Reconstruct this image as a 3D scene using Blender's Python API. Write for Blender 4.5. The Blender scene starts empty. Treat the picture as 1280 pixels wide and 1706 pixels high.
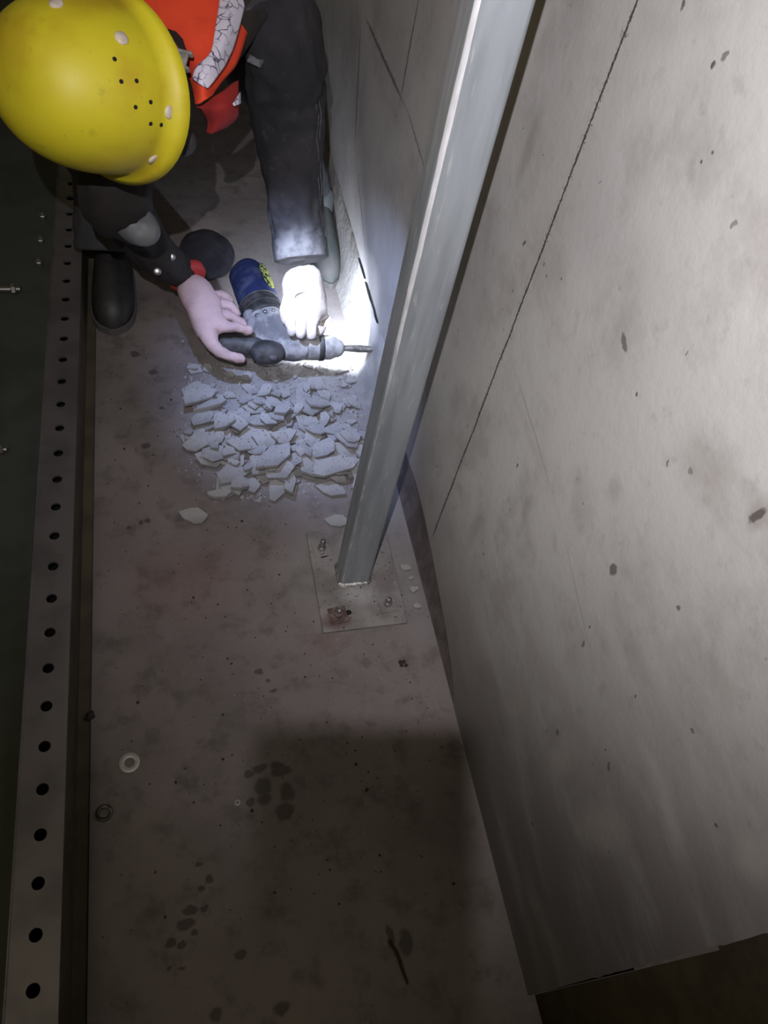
import bpy, bmesh, math, random
import numpy as np
from mathutils import Vector, Matrix, noise as mnoise

# ------------------------------------------------------------------ camera, world, lights, exposure
S = bpy.context.scene
COL = S.collection
H = 1.6
CAM_R = Matrix(((0.96711605, 0.06778295, -0.24513672),
                (-0.19626771, 0.81189781, -0.549819),
                (0.16175762, 0.57985121, 0.79850301)))
F_PX = 1283.7
cd = bpy.data.cameras.new('camera')
cam = bpy.data.objects.new('camera', cd)
COL.objects.link(cam)
cam.matrix_world = Matrix.Translation((0, 0, H)) @ CAM_R.to_4x4()
cd.sensor_fit = 'VERTICAL'
cd.sensor_height = 36.0
cd.lens = F_PX * 36.0 / 1706.0
cd.clip_start = 0.002
S.camera = cam

w = bpy.data.worlds.new('dim_site_ambience')
S.world = w
w.use_nodes = True
w.node_tree.nodes['Background'].inputs[0].default_value = (1.0, 0.84, 0.48, 1)
w.node_tree.nodes['Background'].inputs[1].default_value = 0.05

LAMP = Vector((-0.089, -0.065, 1.90))
def spot(name, loc, target, energy, color, size, blend, radius):
    l = bpy.data.lights.new(name, 'SPOT')
    l.energy = energy; l.color = color; l.spot_size = math.radians(size); l.spot_blend = blend
    l.shadow_soft_size = radius
    o = bpy.data.objects.new(name, l); COL.objects.link(o)
    o.location = loc
    d = Vector(target) - Vector(loc)
    o.rotation_euler = d.to_track_quat('-Z', 'Y').to_euler()
    return o
# the viewer's head lamp, put on an added stand, and the lamp on the worker's head strap
spot('viewer_head_lamp_light', LAMP, (0.60, 0.80, 1.24), 112, (1.0, 0.955, 0.995), 106, 1.0, 0.006)
HEADLAMP = Vector((0.044, 1.374, 0.811))
spot('head_lamp_beam', HEADLAMP, (0.515, 1.80, 0.04), 95, (0.76, 0.83, 1.0), 26, 1.0, 0.010)
spot('head_lamp_spill', HEADLAMP, (0.42, 1.56, 0.03), 30, (0.44, 0.58, 1.0), 76, 1.0, 0.012)

DRILL_LED = Vector((0.424, 1.640, 0.140))
spot('drill_led', DRILL_LED, (0.455, 1.82, 0.01), 22, (0.80, 0.87, 1.0), 150, 0.8, 0.006)

# added warm fill light without a fixture, high up left of the viewpoint
al = bpy.data.lights.new('added_fill_light', 'AREA')
al.energy = 5.5; al.color = (1.0, 0.86, 0.52); al.shape = 'SQUARE'; al.size = 0.9
ao = bpy.data.objects.new('added_fill_light', al); COL.objects.link(ao)
ao.location = (-1.0, -0.5, 2.6)
ao.rotation_euler = (Vector((0.35, 0.8, 0.3)) - Vector(ao.location)).to_track_quat('-Z', 'Y').to_euler()

S.view_settings.view_transform = 'Standard'
S.view_settings.look = 'None'
S.view_settings.gamma = 1.0
S.view_settings.use_curve_mapping = False
S.view_settings.exposure = 0.0

# ------------------------------------------------------------------ helpers
rnd = random.Random(7)

def pz(x, y, z):
    """the point at height z that the photograph shows at pixel (x, y)"""
    d = CAM_R @ Vector(((x - 640) / F_PX, -(y - 853) / F_PX, -1))
    return Vector((0, 0, H)) + d * ((z - H) / d.z)

def pdepth(x, y, dep):
    d = CAM_R @ Vector(((x - 640) / F_PX, -(y - 853) / F_PX, -1))
    return Vector((0, 0, H)) + d * dep

def link(name, me, mat=None, parent=None):
    o = bpy.data.objects.new(name, me)
    COL.objects.link(o)
    if mat:
        for m in (mat if isinstance(mat, (list, tuple)) else [mat]):
            me.materials.append(m)
    if parent: o.parent = parent
    return o

def from_bm(name, bm, mat, parent=None, smooth=True):
    bmesh.ops.recalc_face_normals(bm, faces=bm.faces[:])
    me = bpy.data.meshes.new(name)
    bm.to_mesh(me); bm.free()
    if smooth:
        for p in me.polygons: p.use_smooth = True
    return link(name, me, mat, parent)

def empty(name, loc=(0, 0, 0)):
    o = bpy.data.objects.new(name, None); COL.objects.link(o)
    o.location = loc; o.empty_display_size = 0.05
    return o

def tag(o, label=None, cat=None, group=None, kind=None):
    if label: o['label'] = label
    if cat: o['category'] = cat
    if group: o['group'] = group
    if kind: o['kind'] = kind
    return o

def under(o, root):
    """parent o (built in world coordinates) to root, keeping its place"""
    o.parent = root
    o.matrix_parent_inverse = Matrix.Translation(-Vector(root_loc(root)))
    return o

def root_loc(r):
    v = Vector(r.location)
    while r.parent:
        r = r.parent; v += Vector(r.location)
    return v

def box(bm, lo, hi, rot=None, bevel=0.0, seg=2):
    lo, hi = Vector(lo), Vector(hi)
    c = (lo + hi) / 2; s = hi - lo
    M = Matrix.Translation(c) @ (rot.to_4x4() if rot else Matrix.Identity(4)) @ Matrix.Diagonal((*s, 1))
    r = bmesh.ops.create_cube(bm, size=1, matrix=M)
    if bevel:
        es = list({e for v in r['verts'] for e in v.link_edges})
        bmesh.ops.bevel(bm, geom=es, offset=bevel, segments=seg, affect='EDGES', clamp_overlap=True)

def frame(d):
    d = Vector(d).normalized()
    up = Vector((0, 0, 1)) if abs(d.z) < 0.9 else Vector((0, 1, 0))
    a = d.cross(up).normalized(); b = d.cross(a).normalized()
    return a, b

def loft(bm, path, radii, n=16, cap=True, fn=None, flat=1.0, axis=None):
    """tube through path; radii per point; fn(t, ang, i) -> radius factor"""
    rings = []
    P = [Vector(p) for p in path]
    L = len(P)
    a = None
    for i, p in enumerate(P):
        d = (P[min(i + 1, L - 1)] - P[max(i - 1, 0)]).normalized()
        if a is None:
            if axis is not None:
                a = (Vector(axis) - d * d.dot(Vector(axis))).normalized()
            else:
                a, _ = frame(d)
        else:
            a = (a - d * d.dot(a)).normalized()
        b = d.cross(a)
        ring = []
        for k in range(n):
            t = 2 * math.pi * k / n
            r = radii[i] * (fn(i / (L - 1), t, i) if fn else 1.0)
            ring.append(bm.verts.new(p + a * (math.cos(t) * r) + b * (math.sin(t) * r * flat)))
        rings.append(ring)
    for i in range(L - 1):
        for k in range(n):
            bm.faces.new((rings[i][k], rings[i][(k + 1) % n], rings[i + 1][(k + 1) % n], rings[i + 1][k]))
    if cap:
        bm.faces.new(rings[0][::-1]); bm.faces.new(rings[-1])
    return rings

def resample(path, radii, m):
    """Catmull-Rom through the points"""
    P = [Vector(p) for p in path]; out = []; ro = []
    n = len(P)
    for j in range(m):
        u = j / (m - 1) * (n - 1); i = min(int(u), n - 2); t = u - i
        p0 = P[max(i - 1, 0)]; p1 = P[i]; p2 = P[i + 1]; p3 = P[min(i + 2, n - 1)]
        out.append(0.5 * ((2 * p1) + (p2 - p0) * t + (2 * p0 - 5 * p1 + 4 * p2 - p3) * t * t + (3 * p1 - p0 - 3 * p2 + p3) * t ** 3))
        s = t * t * (3 - 2 * t)
        ro.append(radii[i] * (1 - s) + radii[i + 1] * s)
    return out, ro

def lathe(bm, base, axis, prof, n=20):
    """prof: (radius, height along axis) from bottom to top"""
    axis = Vector(axis).normalized(); a, b = frame(axis); base = Vector(base)
    rings = []
    for r, h in prof:
        rings.append([bm.verts.new(base + axis * h + (a * math.cos(2 * math.pi * k / n) + b * math.sin(2 * math.pi * k / n)) * max(r, 1e-5)) for k in range(n)])
    for i in range(len(rings) - 1):
        for k in range(n):
            bm.faces.new((rings[i][k], rings[i][(k + 1) % n], rings[i + 1][(k + 1) % n], rings[i + 1][k]))
    bm.faces.new(rings[0][::-1]); bm.faces.new(rings[-1])

def skin(name, verts, edges, radii, mat, parent=None, sub=2, root=0):
    me = bpy.data.meshes.new(name)
    me.from_pydata([tuple(v) for v in verts], edges, [])
    o = bpy.data.objects.new(name, me); COL.objects.link(o)
    o.modifiers.new('skin', 'SKIN')
    sv = me.skin_vertices[0].data if me.skin_vertices else None
    if sv is None:
        bm = bmesh.new(); bm.from_mesh(me); bm.verts.layers.skin.verify(); bm.to_mesh(me); bm.free()
        sv = me.skin_vertices[0].data
    for i, r in enumerate(radii):
        sv[i].radius = (r, r) if not isinstance(r, tuple) else r
        sv[i].use_root = (i == root)
    s = o.modifiers.new('sub', 'SUBSURF'); s.levels = sub; s.render_levels = sub
    dg = bpy.context.evaluated_depsgraph_get(); dg.update()
    me2 = bpy.data.meshes.new_from_object(o.evaluated_get(dg))
    bpy.data.objects.remove(o)
    me2.name = name
    me2.materials.clear()
    for p in me2.polygons: p.use_smooth = True
    r = link(name, me2, mat)
    if parent: under(r, parent)
    return r

def cloth_noise(me, amp, freq, seed=0.0):
    """folds and dents in a built cloth or glove surface"""
    me.update()
    ns = [v.normal.copy() for v in me.vertices]
    for v, n in zip(me.vertices, ns):
        p = v.co * freq + Vector((seed, seed * 1.7, -seed))
        v.co += n * amp * (mnoise.noise(p) + 0.5 * mnoise.noise(p * 2.3))

# ------------------------------------------------------------------ materials
class NT:
    def __init__(s, name):
        s.m = bpy.data.materials.new(name); s.m.use_nodes = True
        s.t = s.m.node_tree; s.N = s.t.nodes; s.b = s.N['Principled BSDF']
    def n(s, typ, **kw):
        nd = s.N.new(typ)
        for k, v in kw.items(): setattr(nd, k, v)
        return nd
    def l(s, a, b): s.t.links.new(a, b)
    def coord(s): return s.n('ShaderNodeTexCoord').outputs['Object']
    def noise(s, vec, scale, detail=4, rough=0.55, dist=0.0):
        nd = s.n('ShaderNodeTexNoise'); nd.inputs['Scale'].default_value = scale
        nd.inputs['Detail'].default_value = detail; nd.inputs['Roughness'].default_value = rough
        nd.inputs['Distortion'].default_value = dist
        s.l(vec, nd.inputs['Vector']); return nd.outputs['Fac']
    def ramp(s, fac, lo, hi, a=0.0, b=1.0):
        nd = s.n('ShaderNodeMapRange'); nd.interpolation_type = 'SMOOTHSTEP'
        s.l(fac, nd.inputs['Value'])
        for i, v in zip(('From Min', 'From Max', 'To Min', 'To Max'), (lo, hi, a, b)): nd.inputs[i].default_value = v
        return nd.outputs['Result']
    def math(s, op, a, b=None):
        nd = s.n('ShaderNodeMath', operation=op)
        for i, v in enumerate((a, b)):
            if v is None: continue
            if isinstance(v, (int, float)): nd.inputs[i].default_value = v
            else: s.l(v, nd.inputs[i])
        return nd.outputs[0]
    def vmath(s, op, a, b=None):
        nd = s.n('ShaderNodeVectorMath', operation=op)
        for i, v in enumerate((a, b)):
            if v is None: continue
            if isinstance(v, tuple): nd.inputs[i].default_value = v
            else: s.l(v, nd.inputs[i])
        return nd.outputs['Value'] if op in ('LENGTH', 'DOT_PRODUCT') else nd.outputs[0]
    def mix(s, fac, a, b):
        nd = s.n('ShaderNodeMix', data_type='RGBA')
        for sock, v in ((nd.inputs[0], fac), (nd.inputs[6], a), (nd.inputs[7], b)):
            if isinstance(v, (int, float)): sock.default_value = v
            elif isinstance(v, tuple): sock.default_value = (*v, 1)
            else: s.l(v, sock)
        return nd.outputs[2]
    def color(s, c):
        if isinstance(c, tuple): s.b.inputs['Base Color'].default_value = (*c, 1)
        else: s.l(c, s.b.inputs['Base Color'])
    def rough(s, v):
        if isinstance(v, float): s.b.inputs['Roughness'].default_value = v
        else: s.l(v, s.b.inputs['Roughness'])
    def bump(s, h, strength=0.3, dist=0.002):
        nd = s.n('ShaderNodeBump'); nd.inputs['Strength'].default_value = strength; nd.inputs['Distance'].default_value = dist
        s.l(h, nd.inputs['Height']); s.l(nd.outputs[0], s.b.inputs['Normal'])
    def warp(s, vec, scale, amt):
        nd = s.n('ShaderNodeTexNoise'); nd.inputs['Scale'].default_value = scale; nd.inputs['Detail'].default_value = 3
        s.l(vec, nd.inputs['Vector'])
        c = s.vmath('SUBTRACT', nd.outputs['Color'], (0.5, 0.5, 0.5))
        c = s.vmath('MULTIPLY', c, (amt, amt, amt))
        return s.vmath('ADD', vec, c)
    def marks(s, vec, items, axis, soft=0.45):
        """items: (u, v, ru, rv, angle_deg, strength) ellipses in the plane across axis"""
        tot = None
        for u, v, ru, rv, ang, st in items:
            mp = s.n('ShaderNodeMapping', vector_type='TEXTURE')
            if axis == 'X':
                mp.inputs['Location'].default_value = (0, u, v); mp.inputs['Rotation'].default_value = (math.radians(ang), 0, 0); mp.inputs['Scale'].default_value = (1, ru, rv)
            else:
                mp.inputs['Location'].default_value = (u, v, 0); mp.inputs['Rotation'].default_value = (0, 0, math.radians(ang)); mp.inputs['Scale'].default_value = (ru, rv, 1)
            if tot is None: s.l(vec, mp.inputs['Vector'])
            else:   # chained, so that the shader compiler works the marks off one after another
                ma = s.n('ShaderNodeVectorMath', operation='MULTIPLY_ADD')
                s.l(tot, ma.inputs[0]); ma.inputs[1].default_value = (1e-7, 1e-7, 1e-7); s.l(vec, ma.inputs[2])
                s.l(ma.outputs[0], mp.inputs['Vector'])
            d = s.vmath('LENGTH', mp.outputs[0])
            r = s.ramp(d, soft, 1.0, st, 0.0)
            tot = r if tot is None else s.math('MAXIMUM', tot, r)
        return tot

def simple(name, c, rough=0.6, metal=0.0, c2=None, scale=20, bump=0.0, bscale=200, bdist=0.001, lo=0.4, hi=0.65):
    t = NT(name); v = t.coord()
    t.b.inputs['Metallic'].default_value = metal
    t.rough(rough)
    if c2: t.color(t.mix(t.ramp(t.noise(v, scale), lo, hi), c, c2))
    else: t.color(c)
    if bump: t.bump(t.noise(v, bscale, 3), bump, bdist)
    return t.m

def make_wall_material():
    t = NT('cast_concrete_wall'); v = t.coord()
    flat = t.vmath('MULTIPLY', v, (0.0, 1.0, 1.0))
    wv = t.warp(flat, 26, 0.022)
    wv2 = t.warp(flat, 90, 0.012)
    base = t.mix(t.ramp(t.noise(v, 2.6, 5), 0.35, 0.68), (0.445, 0.438, 0.425), (0.365, 0.357, 0.348))
    base = t.mix(t.ramp(t.noise(v, 7, 6, 0.62), 0.46, 0.70, 0, 0.55), base, (0.27, 0.255, 0.245))
    base = t.mix(t.ramp(t.noise(v, 26, 5, 0.65), 0.56, 0.72, 0, 0.35), base, (0.25, 0.235, 0.22))
    # rain and form streaks run down the wall
    st = t.vmath('MULTIPLY', v, (1.0, 1.3, 4.5))
    base = t.mix(t.ramp(t.noise(st, 3.0, 4), 0.55, 0.75, 0, 0.30), base, (0.27, 0.245, 0.225))
    # wall darker towards its foot: dirt with the lamp's falloff painted in
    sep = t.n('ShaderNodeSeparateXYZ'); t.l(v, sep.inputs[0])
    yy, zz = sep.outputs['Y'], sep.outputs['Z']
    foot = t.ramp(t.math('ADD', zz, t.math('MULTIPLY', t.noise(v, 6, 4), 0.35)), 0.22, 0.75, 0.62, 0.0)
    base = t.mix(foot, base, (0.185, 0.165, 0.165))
    # low zone by the near edge: dirt streaks plus painted-in lamp falloff
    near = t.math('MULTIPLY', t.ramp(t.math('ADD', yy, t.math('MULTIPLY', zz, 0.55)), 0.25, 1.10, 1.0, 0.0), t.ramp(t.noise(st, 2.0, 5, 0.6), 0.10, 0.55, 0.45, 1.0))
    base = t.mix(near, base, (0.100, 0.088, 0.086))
    soft = [(0.432, 1.024, 0.075, 0.062, 0, 0.32), (0.343, 1.054, 0.02, 0.03, 0, 0.7), (0.073, 0.815, 0.035, 0.045, 0, 0.8),
            (0.434, 0.343, 0.035, 0.09, 12, 0.6), (0.233, 0.892, 0.05, 0.03, 20, 0.5), (1.06, 1.02, 0.028, 0.10, 0, 0.55),
            (0.40, 0.60, 0.03, 0.05, 0, 0.35), (0.30, 0.45, 0.04, 0.10, 0, 0.5), (0.18, 0.50, 0.05, 0.12, 10, 0.5),
            (0.77, 0.40, 0.03, 0.12, 0, 0.35), (0.98, 0.22, 0.03, 0.04, 0, 0.5), (0.66, 0.62, 0.02, 0.05, -10, 0.45),
            (0.52, 0.86, 0.025, 0.03, 0, 0.4), (1.25, 0.80, 0.04, 0.16, 0, 0.35), (0.60, 0.45, 0.03, 0.09, 15, 0.3)]
    base = t.mix(t.marks(wv, soft, 'X', 0.15), base, (0.24, 0.225, 0.205))
    # bug holes, chips and scratches
    pits = [(0.645, 1.001, 0.016, 0.007, 25, 0.75), (0.442, 0.784, 0.009, 0.014, 0, 0.8), (0.343, 1.05, 0.006, 0.018, 10, 0.9)]
    r2 = random.Random(3)
    for i in range(40):
        y = r2.uniform(0.08, 1.15); z = r2.uniform(0.25, 1.4)
        s_ = r2.choice((0.0016, 0.002, 0.003, 0.0045))
        pits.append((y, z, s_, s_ * r2.uniform(1.0, 2.2), r2.uniform(-30, 30), r2.uniform(0.5, 0.95)))
    # long dark lines high on the far wall, and a crack above the chipped foot
    def seg(a, b, wd, st_):
        dy, dz = b[0] - a[0], b[1] - a[1]
        return ((a[0] + b[0]) / 2, (a[1] + b[1]) / 2, math.hypot(dy, dz) / 2 * 1.05, wd, math.degrees(math.atan2(dz, dy)), st_)
    pits += [seg((2.232, .72), (1.682, .737), .008, .75), seg((1.72, .745), (1.45, .71), .005, .55), seg((1.758, .98), (1.76, .70), .007, .7),
             seg((2.257, .72), (2.107, .368), .007, .7), seg((2.107, .40), (1.80, .24), .006, .5),
             seg((1.90, .203), (1.77, .200), .0035, .97), seg((1.79, .198), (1.69, .205), .0055, .97), seg((1.67, .206), (1.60, .200), .0035, .97)]
    pm = t.marks(wv2, pits, 'X', 0.55)
    base = t.mix(pm, base, (0.07, 0.06, 0.055))
    seams = [seg((0.90, .755), (0.58, .708), .0035, .5), seg((0.58, .708), (0.30, .625), .0035, .45), seg((0.80, .45), (0.35, .40), .004, .3)]
    base = t.mix(t.marks(t.warp(flat, 12, 0.01), seams, 'X', 0.3), base, (0.25, 0.23, 0.21))
    # fine pores
    vo = t.n('ShaderNodeTexVoronoi'); vo.inputs['Scale'].default_value = 34; t.l(v, vo.inputs['Vector'])
    pore = t.math('MULTIPLY', t.ramp(vo.outputs['Distance'], 0.04, 0.10, 1.0, 0.0), t.ramp(t.noise(v, 7, 2), 0.55, 0.66))
    base = t.mix(pore, base, (0.10, 0.09, 0.08))
    # snapped black ink line
    dy = t.math('ABSOLUTE', t.math('SUBTRACT', yy, t.math('ADD', 0.909, t.math('MULTIPLY', t.noise(v, 8, 2), 0.007))))
    wob = t.math('MULTIPLY', t.noise(v, 220, 3, 0.7), 0.0078)
    ink = t.ramp(t.math('SUBTRACT', dy, wob), -0.0026, -0.0006, 1.0, 0.0)
    spl = t.math('MULTIPLY', t.ramp(dy, 0.004, 0.014, 1.0, 0.0), t.ramp(t.noise(v, 300, 2), 0.63, 0.67))
    ink = t.math('MAXIMUM', ink, spl)
    ink = t.math('MULTIPLY', ink, t.ramp(zz, 0.145, 0.19))
    base = t.mix(t.math('MULTIPLY', ink, 0.93), base, (0.018, 0.018, 0.022))
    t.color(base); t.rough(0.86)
    h = t.math('ADD', t.noise(v, 60, 6, 0.6), t.math('MULTIPLY', t.noise(v, 5, 3), 2.0))
    h = t.math('SUBTRACT', h, t.math('MULTIPLY', pm, 0.8))
    t.bump(h, 0.25, 0.003)
    return t.m

def make_floor_material():
    t = NT('stained_concrete_floor'); v = t.coord()
    flat = t.vmath('MULTIPLY', v, (1.0, 1.0, 0.0))
    base = t.mix(t.ramp(t.noise(v, 2.4, 5), 0.32, 0.68), (0.198, 0.170, 0.169), (0.130, 0.112, 0.110))
    base = t.mix(t.ramp(t.noise(v, 14, 6, 0.65), 0.47, 0.70, 0, 0.65), base, (0.070, 0.058, 0.053))
    base = t.mix(t.ramp(t.noise(v, 38, 5, 0.7), 0.52, 0.70, 0, 0.5), base, (0.20, 0.165, 0.165))
    base = t.mix(t.ramp(t.noise(v, 1.7, 3, 0.5, 0.6), 0.52, 0.72, 0, 0.55), base, (0.160, 0.128, 0.120))
    # cement dust around the chipped foot of the wall
    wv = t.warp(flat, 9, 0.10)
    dust = t.marks(wv, [(0.27, 1.44, 0.34, 0.36, 0, 1.0), (0.36, 1.60, 0.34, 0.34, 0, 1.0), (0.50, 1.1, 0.10, 0.55, 0, 0.6), (0.34, 0.92, 0.20, 0.26, 0, 0.35), (0.40, 2.1, 0.3, 0.5, 0, 0.5)], 'Z', 0.30)
    dust = t.math('MULTIPLY', dust, t.ramp(t.noise(v, 30, 4), 0.25, 0.6, 0.7, 1.0))
    base = t.mix(dust, base, (0.27, 0.265, 0.27))
    wv2 = t.warp(flat, 45, 0.016)
    oil = []
    for x, y, a, b in [(438, 1310, 16, 16), (432, 1280, 14, 8), (470, 1285, 20, 10), (478, 1320, 14, 18), (440, 1332, 14, 12), (475, 1352, 18, 15), (418, 1336, 8, 8), (462, 1275, 14, 8),
                       (415, 1290, 10, 6), (318, 1515, 14, 9), (310, 1540, 18, 11), (340, 1512, 7, 6), (284, 1572, 9, 9), (303, 1575, 10, 8), (325, 1556, 8, 6), (335, 1480, 7, 5), (350, 1465, 6, 8),
                       (330, 1440, 7, 4), (280, 1612, 5, 4), (305, 1613, 6, 4), (360, 1690, 12, 12), (470, 1680, 14, 14), (400, 1590, 12, 10),
                       (235, 870, 5, 4), (215, 880, 4, 4), (245, 868, 5, 4), (225, 590, 9, 5), (255, 620, 9, 5), (243, 742, 8, 5), (270, 680, 6, 4),
                       (432, 1118, 9, 5), (455, 1150, 8, 4), (445, 1135, 5, 4), (676, 1570, 12, 26), (650, 1560, 6, 22)]:
        p = pz(x, y, 0); q = pz(x + a, y, 0); r_ = pz(x, y + b, 0)
        oil.append((p.x, p.y, abs(q.x - p.x) * 1.15, abs(r_.y - p.y) * 1.15, 0, 0.72))
    om = t.marks(wv2, oil, 'Z', 0.55)
    base = t.mix(om, base, (0.035, 0.028, 0.024))
    # rust blush beside the base plate
    rust = t.marks(wv, [(0.30, 0.76, 0.09, 0.05, 0, 0.3), (-0.02, 0.95, 0.2, 0.16, 0, 0.35)], 'Z', 0.1)
    base = t.mix(rust, base, (0.16, 0.085, 0.075))
    # grit
    vo = t.n('ShaderNodeTexVoronoi'); vo.inputs['Scale'].default_value = 46; t.l(v, vo.inputs['Vector'])
    g = t.math('MULTIPLY', t.ramp(vo.outputs['Distance'], 0.05, 0.12, 1.0, 0.0), t.ramp(t.noise(v, 6, 2), 0.5, 0.62))
    base = t.mix(t.math('MULTIPLY', g, 0.8), base, (0.04, 0.033, 0.03))
    vo2 = t.n('ShaderNodeTexVoronoi'); vo2.inputs['Scale'].default_value = 22; t.l(v, vo2.inputs['Vector'])
    g2 = t.ramp(vo2.outputs['Distance'], 0.012, 0.03, 0.5, 0.0)
    base = t.mix(g2, base, (0.36, 0.34, 0.33))
    t.color(base); t.rough(0.8)
    t.bump(t.math('ADD', t.noise(v, 90, 5, 0.65), t.math('MULTIPLY', t.noise(v, 8, 3), 1.5)), 0.28, 0.003)
    return t.m

M = {}
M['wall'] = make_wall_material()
M['floor'] = make_floor_material()
M['wallfoot'] = simple('dark_wall_foot', (0.080, 0.066, 0.065), 0.9, 0, (0.12, 0.10, 0.10), 18, 0.5, 60, 0.004)
M['mortar'] = simple('mortar_fillet', (0.33, 0.325, 0.32), 0.9, 0, (0.24, 0.235, 0.23), 14, 0.6, 50, 0.005)
M['deck'] = simple('dark_deck_plate', (0.060, 0.068, 0.064), 0.75, 0.0, (0.045, 0.052, 0.048), 8, 0.15, 120)
M['ledge'] = simple('dark_rubber_ledge', (0.085, 0.068, 0.040), 0.85, 0, (0.060, 0.046, 0.028), 12, 0.2, 90)
M['galv_flat'] = simple('galvanised_flange', (0.24, 0.225, 0.25), 0.55, 0.8, (0.18, 0.17, 0.19), 10, 0.12, 180)
M['black_hole'] = simple('dark_inside', (0.006, 0.006, 0.006), 0.95)
M['chip'] = simple('concrete_chip', (0.31, 0.305, 0.31), 0.9, 0, (0.22, 0.215, 0.22), 9, 0.35, 60, 0.002)
M['crumb'] = simple('concrete_crumb', (0.26, 0.25, 0.25), 0.9)
M['dark_crumb'] = simple('dark_grit', (0.03, 0.025, 0.022), 0.9)
M['steel'] = simple('zinc_steel', (0.42, 0.41, 0.41), 0.38, 0.85, (0.30, 0.29, 0.28), 90, 0.2, 300)
M['worn_steel'] = simple('worn_bit_steel', (0.16, 0.15, 0.14), 0.55, 0.6, (0.28, 0.27, 0.26), 80)
M['rusty'] = simple('rusted_steel', (0.10, 0.066, 0.058), 0.8, 0.3, (0.20, 0.15, 0.14), 60)
M['dark_ring'] = simple('dark_oiled_steel', (0.05, 0.045, 0.045), 0.35, 0.7, (0.16, 0.15, 0.15), 70)
M['weld'] = simple('bright_weld', (0.62, 0.61, 0.60), 0.30, 0.9, (0.25, 0.24, 0.24), 130, 0.8, 260, 0.003)
M['pale_washer'] = simple('pale_washer', (0.44, 0.44, 0.42), 0.5, 0.4)

def make_post_material():
    t = NT('galvanised_tube'); v = t.coord()
    st = t.vmath('MULTIPLY', v, (10.0, 10.0, 1.2))
    c = t.mix(t.ramp(t.noise(st, 3.5, 5), 0.4, 0.68), (0.35, 0.385, 0.42), (0.27, 0.30, 0.325))
    c = t.mix(t.ramp(t.noise(st, 16, 4), 0.62, 0.72, 0, 0.6), c, (0.50, 0.52, 0.53))
    sep = t.n('ShaderNodeSeparateXYZ'); t.l(v, sep.inputs[0])
    # pale scraped line down the front left corner, thinner and broken lower down
    xx = t.math('ADD', sep.outputs['X'], t.math('MULTIPLY', t.noise(st, 6, 4), 0.004))
    dx = t.math('ABSOLUTE', t.math('SUBTRACT', xx, 0.3445))
    hi = t.ramp(sep.outputs['Z'], 0.55, 0.95, 0.0, 1.0)
    wd = t.math('ADD', t.math('MULTIPLY', hi, 0.0018), 0.0014)
    front = t.ramp(sep.outputs['Y'], 0.897, 0.903, 1.0, 0.0)
    ln = t.math('MULTIPLY', t.math('LESS_THAN', dx, wd), front)
    ln = t.math('MULTIPLY', ln, t.math('ADD', t.math('MULTIPLY', hi, 0.85), t.ramp(t.noise(st, 26, 4), 0.45, 0.62, 0.0, 0.45)))
    c = t.mix(t.math('MINIMUM', ln, 1.0), c, (0.80, 0.81, 0.84))
    t.color(c)
    t.b.inputs['Metallic'].default_value = 0.45
    t.rough(t.ramp(t.noise(st, 8, 4), 0.3, 0.7, 0.40, 0.58))
    t.bump(t.noise(st, 20, 4), 0.12, 0.001)
    return t.m
M['post'] = make_post_material()
def make_plate_material():
    t = NT('dusty_base_plate'); v = t.coord()
    flat = t.vmath('MULTIPLY', v, (1, 1, 0)); wv = t.warp(flat, 40, 0.03)
    c = t.mix(t.ramp(t.noise(v, 12, 5), 0.38, 0.66), (0.30, 0.285, 0.28), (0.20, 0.185, 0.18))
    c = t.mix(t.marks(wv, [(0.315, 0.80, 0.045, 0.035, 0, 0.85)], 'Z', 0.2), c, (0.13, 0.06, 0.055))
    c = t.mix(t.marks(wv, [(0.375, 0.86, 0.06, 0.035, 0, 0.7)], 'Z', 0.2), c, (0.42, 0.41, 0.42))
    c = t.mix(t.ramp(t.noise(v, 130, 3), 0.62, 0.70, 0, 0.7), c, (0.08, 0.07, 0.065))
    t.color(c); t.rough(0.6); t.b.inputs['Metallic'].default_value = 0.3
    t.bump(t.noise(v, 120, 4), 0.3, 0.002)
    return t.m
M['plate'] = make_plate_material()

def make_hat_material():
    t = NT('yellow_hat_shell'); v = t.coord()
    c = t.mix(t.ramp(t.noise(v, 7, 4), 0.42, 0.70), (0.58, 0.50, 0.018), (0.47, 0.34, 0.014))
    c = t.mix(t.ramp(t.noise(v, 26, 5, 0.65), 0.60, 0.74, 0, 0.35), c, (0.22, 0.14, 0.02))
    c = t.mix(t.ramp(t.noise(v, 70, 4, 0.6), 0.66, 0.76, 0, 0.5), c, (0.16, 0.11, 0.03))
    t.color(c); t.rough(0.52)
    t.bump(t.noise(v, 40, 3), 0.06, 0.001)
    return t.m
M['hat'] = make_hat_material()
M['rivet'] = simple('pale_plastic_rivet', (0.62, 0.55, 0.46), 0.5, 0, (0.5, 0.42, 0.34), 60)
M['orange'] = simple('fluorescent_orange_cloth', (0.85, 0.075, 0.022), 0.85, 0, (0.70, 0.055, 0.018), 9, 0.25, 300)
M['red_lining'] = simple('red_cloth_lining', (0.34, 0.02, 0.018), 0.9, 0, (0.25, 0.014, 0.012), 14, 0.2, 300)
def make_reflective():
    t = NT('crazed_reflective_tape'); v = t.coord()
    vo = t.n('ShaderNodeTexVoronoi', feature='DISTANCE_TO_EDGE'); vo.inputs['Scale'].default_value = 48
    t.l(t.warp(v, 40, 0.02), vo.inputs['Vector'])
    k = t.math('MULTIPLY', t.ramp(vo.outputs['Distance'], 0.02, 0.07, 1.0, 0.0), t.ramp(t.noise(v, 22, 3), 0.40, 0.55))
    c = t.mix(k, (0.66, 0.63, 0.74), (0.10, 0.09, 0.15))
    t.color(c); t.rough(0.5)
    return t.m
M['tape'] = make_reflective()
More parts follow.
